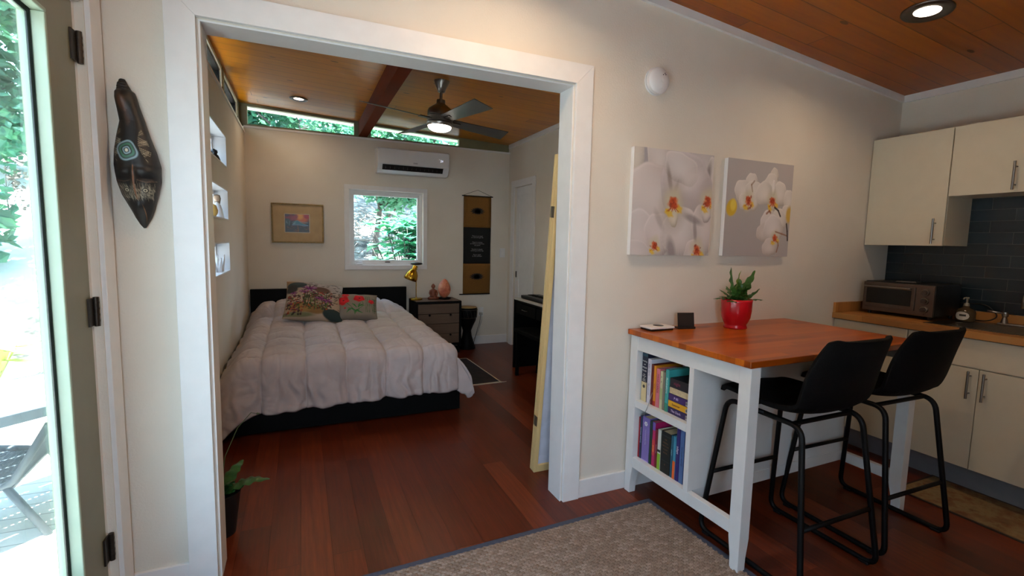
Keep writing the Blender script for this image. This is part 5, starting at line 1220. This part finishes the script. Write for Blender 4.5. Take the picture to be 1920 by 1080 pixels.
# ------------------------------------------------------------------ folded screen
t = thing('folded_screen', 'folded pine and paper room screen leaning behind the doorway edge', 'folding screen', (1.556, .330, 0)); tilt = R(6.2); t.rotation_euler = (tilt, 0, R(0))
for k, y in enumerate((0, .029)):
    w, h, th = .44, 1.83, .026; p_ = thing('screen_leaf', None, None); del_ = p_; p_.parent = t; p_.location = (0, y, 0)
    mb = MB(); mb.box(0, .024, 0, th, 0, h); mb.box(w - .024, w, 0, th, 0, h); mb.box(.024, w - .024, 0, th, 0, .045); mb.box(.024, w - .024, 0, th, h - .035, h)
    mb.build('leaf_frame', 'pine', p_, bevel=.0015); MB().box(.024, w - .024, .011, .015, .045, h - .035).build('paper', 'paper', p_)
    mb = MB()
    for q in (.45, .87, 1.28): mb.box(.024, w - .024, .014, .021, q, q + .01)
    mb.build('lattice', 'pine', p_)
for z in (.29, 1.50):
    mb = MB(); mb.box(-.0015, .0, .008, .048, z, z + .06); mb.lathe([(.003, 0), (.003, .06)], (-.002, .0275, z), 'z', 10)
    mb.build('hinge', bmat('4b4030'), t)
# ------------------------------------------------------------------ desk and bench
t = thing('writing_desk', 'black desk with a pale front strip against the right bedroom wall', 'desk', (2.405, 1.55, 0)); D, L, H = .43, 1.02, .755
MB().box(0, D, 0, L, H - .03, H).build('desktop', 'black', t, bevel=.002); MB().box(-.002, .035, .02, L - .012, H - .008, H + .012).build('front_strip', bmat('b5aca2'), t)
MB().box(.0, D, L - .025, L, 0, H - .03).build('side_panel', 'black', t, bevel=.001); MB().box(.0, D, 0, .025, 0, H - .03).build('side_panel', 'black', t, bevel=.001); MB().box(D - .02, D - .005, .025, L - .025, .2, H - .03).build('back_panel', 'black', t)
for y0_, y1_ in ((.04, .49), (.51, .98)):
    d = MB().box(.004, .022, y0_, y1_, H - .15, H - .04).build('drawer_front', 'black', t, bevel=.001); ym = (y0_ + y1_) / 2
    MB().tube(roundpath([(.004, ym - .05, H - .095), (-.015, ym - .05, H - .095), (-.015, ym + .05, H - .095), (.004, ym + .05, H - .095)], .01), .003, 8).build('handle', 'steel', d)
t = thing('keyboard', 'black music keyboard lying on the black desk', 'keyboard', (2.46, 1.65, .7675)); MB().box(0, .22, 0, .86, 0, .03, .004).build('case', 'blackplastic', t)
mb = MB()
for k in range(36): mb.box(.006, .11, .03 + k * .022, .0512 + k * .022, .03, .034)
mb.build('white_keys', bmat('3a3a3c'), t); mb = MB()
for k in range(35):
    if k % 7 not in (2, 6): mb.box(.045, .11, .046 + k * .022, .057 + k * .022, .033, .041)
mb.build('black_keys', 'black', t)
t = thing('bench', 'black low bench tucked at the black desk', 'bench', (2.28, 1.66, 0)); MB().box(0, .30, 0, .62, .455, .49, .004).build('seat', 'black', t)
for q in ((.02, .02), (.26, .02), (.02, .58), (.26, .58)): MB().box(q[0], q[0] + .03, q[1] - .0, q[1] + .03, 0, .455).build('leg', 'black', t)
# bedroom rug
t = thing('bedroom_rug', 'dark small rug with pale fringed edge beside the bed', 'rug', (1.36, 2.08, 0), R(1)); MB().box(0, .70, 0, .98, 0, .006).build('field', 'drug', t)
mb = MB(); mb.box(-.016, .716, -.020, 0, 0, .008); mb.box(-.012, .712, .98, .99, 0, .008); mb.box(.70, .712, 0, .98, 0, .008); mb.tube([(.70, -.006, .005), (.735, -.02, .005), (.765, -.012, .004)], .004, 6, r1=.002); mb.build('fringe', 'fringe', t)
# potted plant behind the left jamb
t = thing('potted_plant', 'leafy plant in a dark pot on the floor behind the left door jamb', 'potted plant', (-.045, .335, 0))
MB().lathe([(.001, 0), (.062, 0), (.086, .19), (.090, .20), (.082, .20), (.078, .185), (.001, .18)], (0, 0, 0), 'z', 28, caps=False).build('pot', 'terracotta', t, smooth=True)
MB().lathe([(.001, .182), (.078, .182)], (0, 0, 0), 'z', 20, caps=False).build('soil', bmat('15100c'), t)
pl = t; M['leafdark'] = plain('philodendron_leaf', '2f5a2c', .3, var=.2)
def frond2(az, L, e, cu, w):
    o = frond(R(az), L, R(e), cu, w, .02, 'leafdark'); o.name = 'leaf'; o.location = (0, 0, .18)
for q in ((-12, .235, 42, -1.1, .036), (20, .20, 35, -1.2, .034), (60, .2, 50, -.9, .03), (-50, .16, 60, -.8, .03), (110, .2, 55, -.6, .03)): frond2(*q)
MB().tube([(0, .02, .18), (.015, .10, .32), (.06, .19, .42), (.115, .25, .47), (.14, .27, .455)], .003, 6, r1=.0015).build('stem', bmat('3f5130'), t, smooth='all')
MB().tube([(.14, .27, .455), (.152, .275, .452)], .006, 6, r1=.002).build('bud', bmat('5a6a40'), t, smooth='all')

# ------------------------------------------------------------------ lights
WARM = (1, .74, .48)
can_light(3.15, -.645, zl, .0871, .105, .054, 3.6, 'recessed ceiling light over the bar stools near the kitchen', WARM)
can_light(1.2, -.62, zl, .0871, .105, .054, 9.5, 'recessed ceiling light in front of the doorway', WARM)
can_light(3.2, -2.3, zl, .0871, .105, .054, 1.5, 'recessed ceiling light further back in the kitchen', WARM)
can_light(1.0, -2.5, zl, .0871, .105, .054, 2, 'recessed ceiling light further back in the living room', WARM)
can_light(.327, 3.29, zb, .046, .085, .045, 2.2, 'recessed ceiling light over the head of the bed', WARM)
L = bpy.data.lights.new('fan_bulb', 'AREA'); L.shape = 'DISK'; L.size = .16; L.energy = 5; L.color = (1, .80, .58)
o = bpy.data.objects.new('fan_bulb', L); COL.objects.link(o); o.location = (FX - .019, FY, FZ - .43)
# daylight: sun and sky
S = bpy.data.lights.new('sun', 'SUN'); S.energy = 90; S.angle = R(.6); S.color = (1, .96, .88); o = bpy.data.objects.new('sun', S); COL.objects.link(o)
o.rotation_euler = Vector((-.12, -.30, 1)).to_track_quat('Z', 'Y').to_euler()
w = bpy.data.worlds.new('sky'); SC.world = w; w.use_nodes = True; nt = w.node_tree; bg = nt.nodes['Background']
tc = nt.nodes.new('ShaderNodeTexCoord'); sp = nt.nodes.new('ShaderNodeSeparateXYZ'); nt.links.new(tc.outputs['Generated'], sp.inputs[0]); rp = nt.nodes.new('ShaderNodeValToRGB')
nt.links.new(sp.outputs[2], rp.inputs[0]); rp.color_ramp.elements[0].position = 0; rp.color_ramp.elements[0].color = (.80, .91, 1, 1); rp.color_ramp.elements[1].position = .8; rp.color_ramp.elements[1].color = (.45, .70, 1, 1)
nt.links.new(rp.outputs[0], bg.inputs[0]); bg.inputs[1].default_value = 12
def portal(x, y, z, sx, sy, rot):
    L = bpy.data.lights.new('sky_portal', 'AREA'); L.shape = 'RECTANGLE'; L.size = sx; L.size_y = sy; L.cycles.is_portal = True; o = bpy.data.objects.new('sky_portal', L); COL.objects.link(o); o.location = (x, y, z); o.rotation_euler = rot
portal(1.27, YB + .14, 1.486, .86, .88, (R(-90), 0, 0))
portal(-.345, -.6, 1.13, 1.64, .53, (0, R(-90), 0)); portal(-.355, -1.73, 1.11, 1.98, 1.14, (0, R(-90), 0))
for a, b, z0, z1 in LW: portal(-.35, (a + b) / 2, (z0 + z1) / 2, z1 - z0, b - a, (0, R(-90), 0))
for a, b, z0, z1 in FILL_FW: portal((a + b) / 2, -3.305, (z0 + z1) / 2, b - a, z1 - z0, (R(90), 0, 0))
portal(-.34, 1.95, 2.6, .26, 3.6, (0, R(-90), 0)); portal(1.0, YB + .1, 2.6, 2.4, .2, (R(-90), 0, 0))

# ------------------------------------------------------------------ camera
cam = bpy.data.cameras.new('camera'); co = bpy.data.objects.new('camera', cam); COL.objects.link(co); SC.camera = co
F = 895.5; cam.sensor_width = 36; cam.lens = F * 36 / 1920; cam.shift_y = 1.6 / 1920; cam.clip_start = .02; cam.clip_end = 300
yaw, pit, rol = R(23.8543), R(-5.6536), R(1.2403)
fw = Vector((math.sin(yaw) * math.cos(pit), math.cos(yaw) * math.cos(pit), math.sin(pit))); rt = Vector((math.cos(yaw), -math.sin(yaw), 0)); up = rt.cross(fw)
r2 = rt * math.cos(rol) + up * math.sin(rol); u2 = up * math.cos(rol) - rt * math.sin(rol)
co.matrix_world = Matrix((( r2.x, u2.x, -fw.x, .3194), (r2.y, u2.y, -fw.y, -2.09), (r2.z, u2.z, -fw.z, 1.3616), (0, 0, 0, 1)))
vs = SC.view_settings; vs.view_transform = 'Standard'; vs.look = 'None'; vs.gamma = 1; vs.use_curve_mapping = False; vs.exposure = 0
SC.cycles.use_denoising = True; SC.cycles.max_bounces = 10; SC.cycles.transparent_max_bounces = 16; SC.cycles.sample_clamp_indirect = 6; SC.cycles.caustics_reflective = False; SC.cycles.caustics_refractive = False
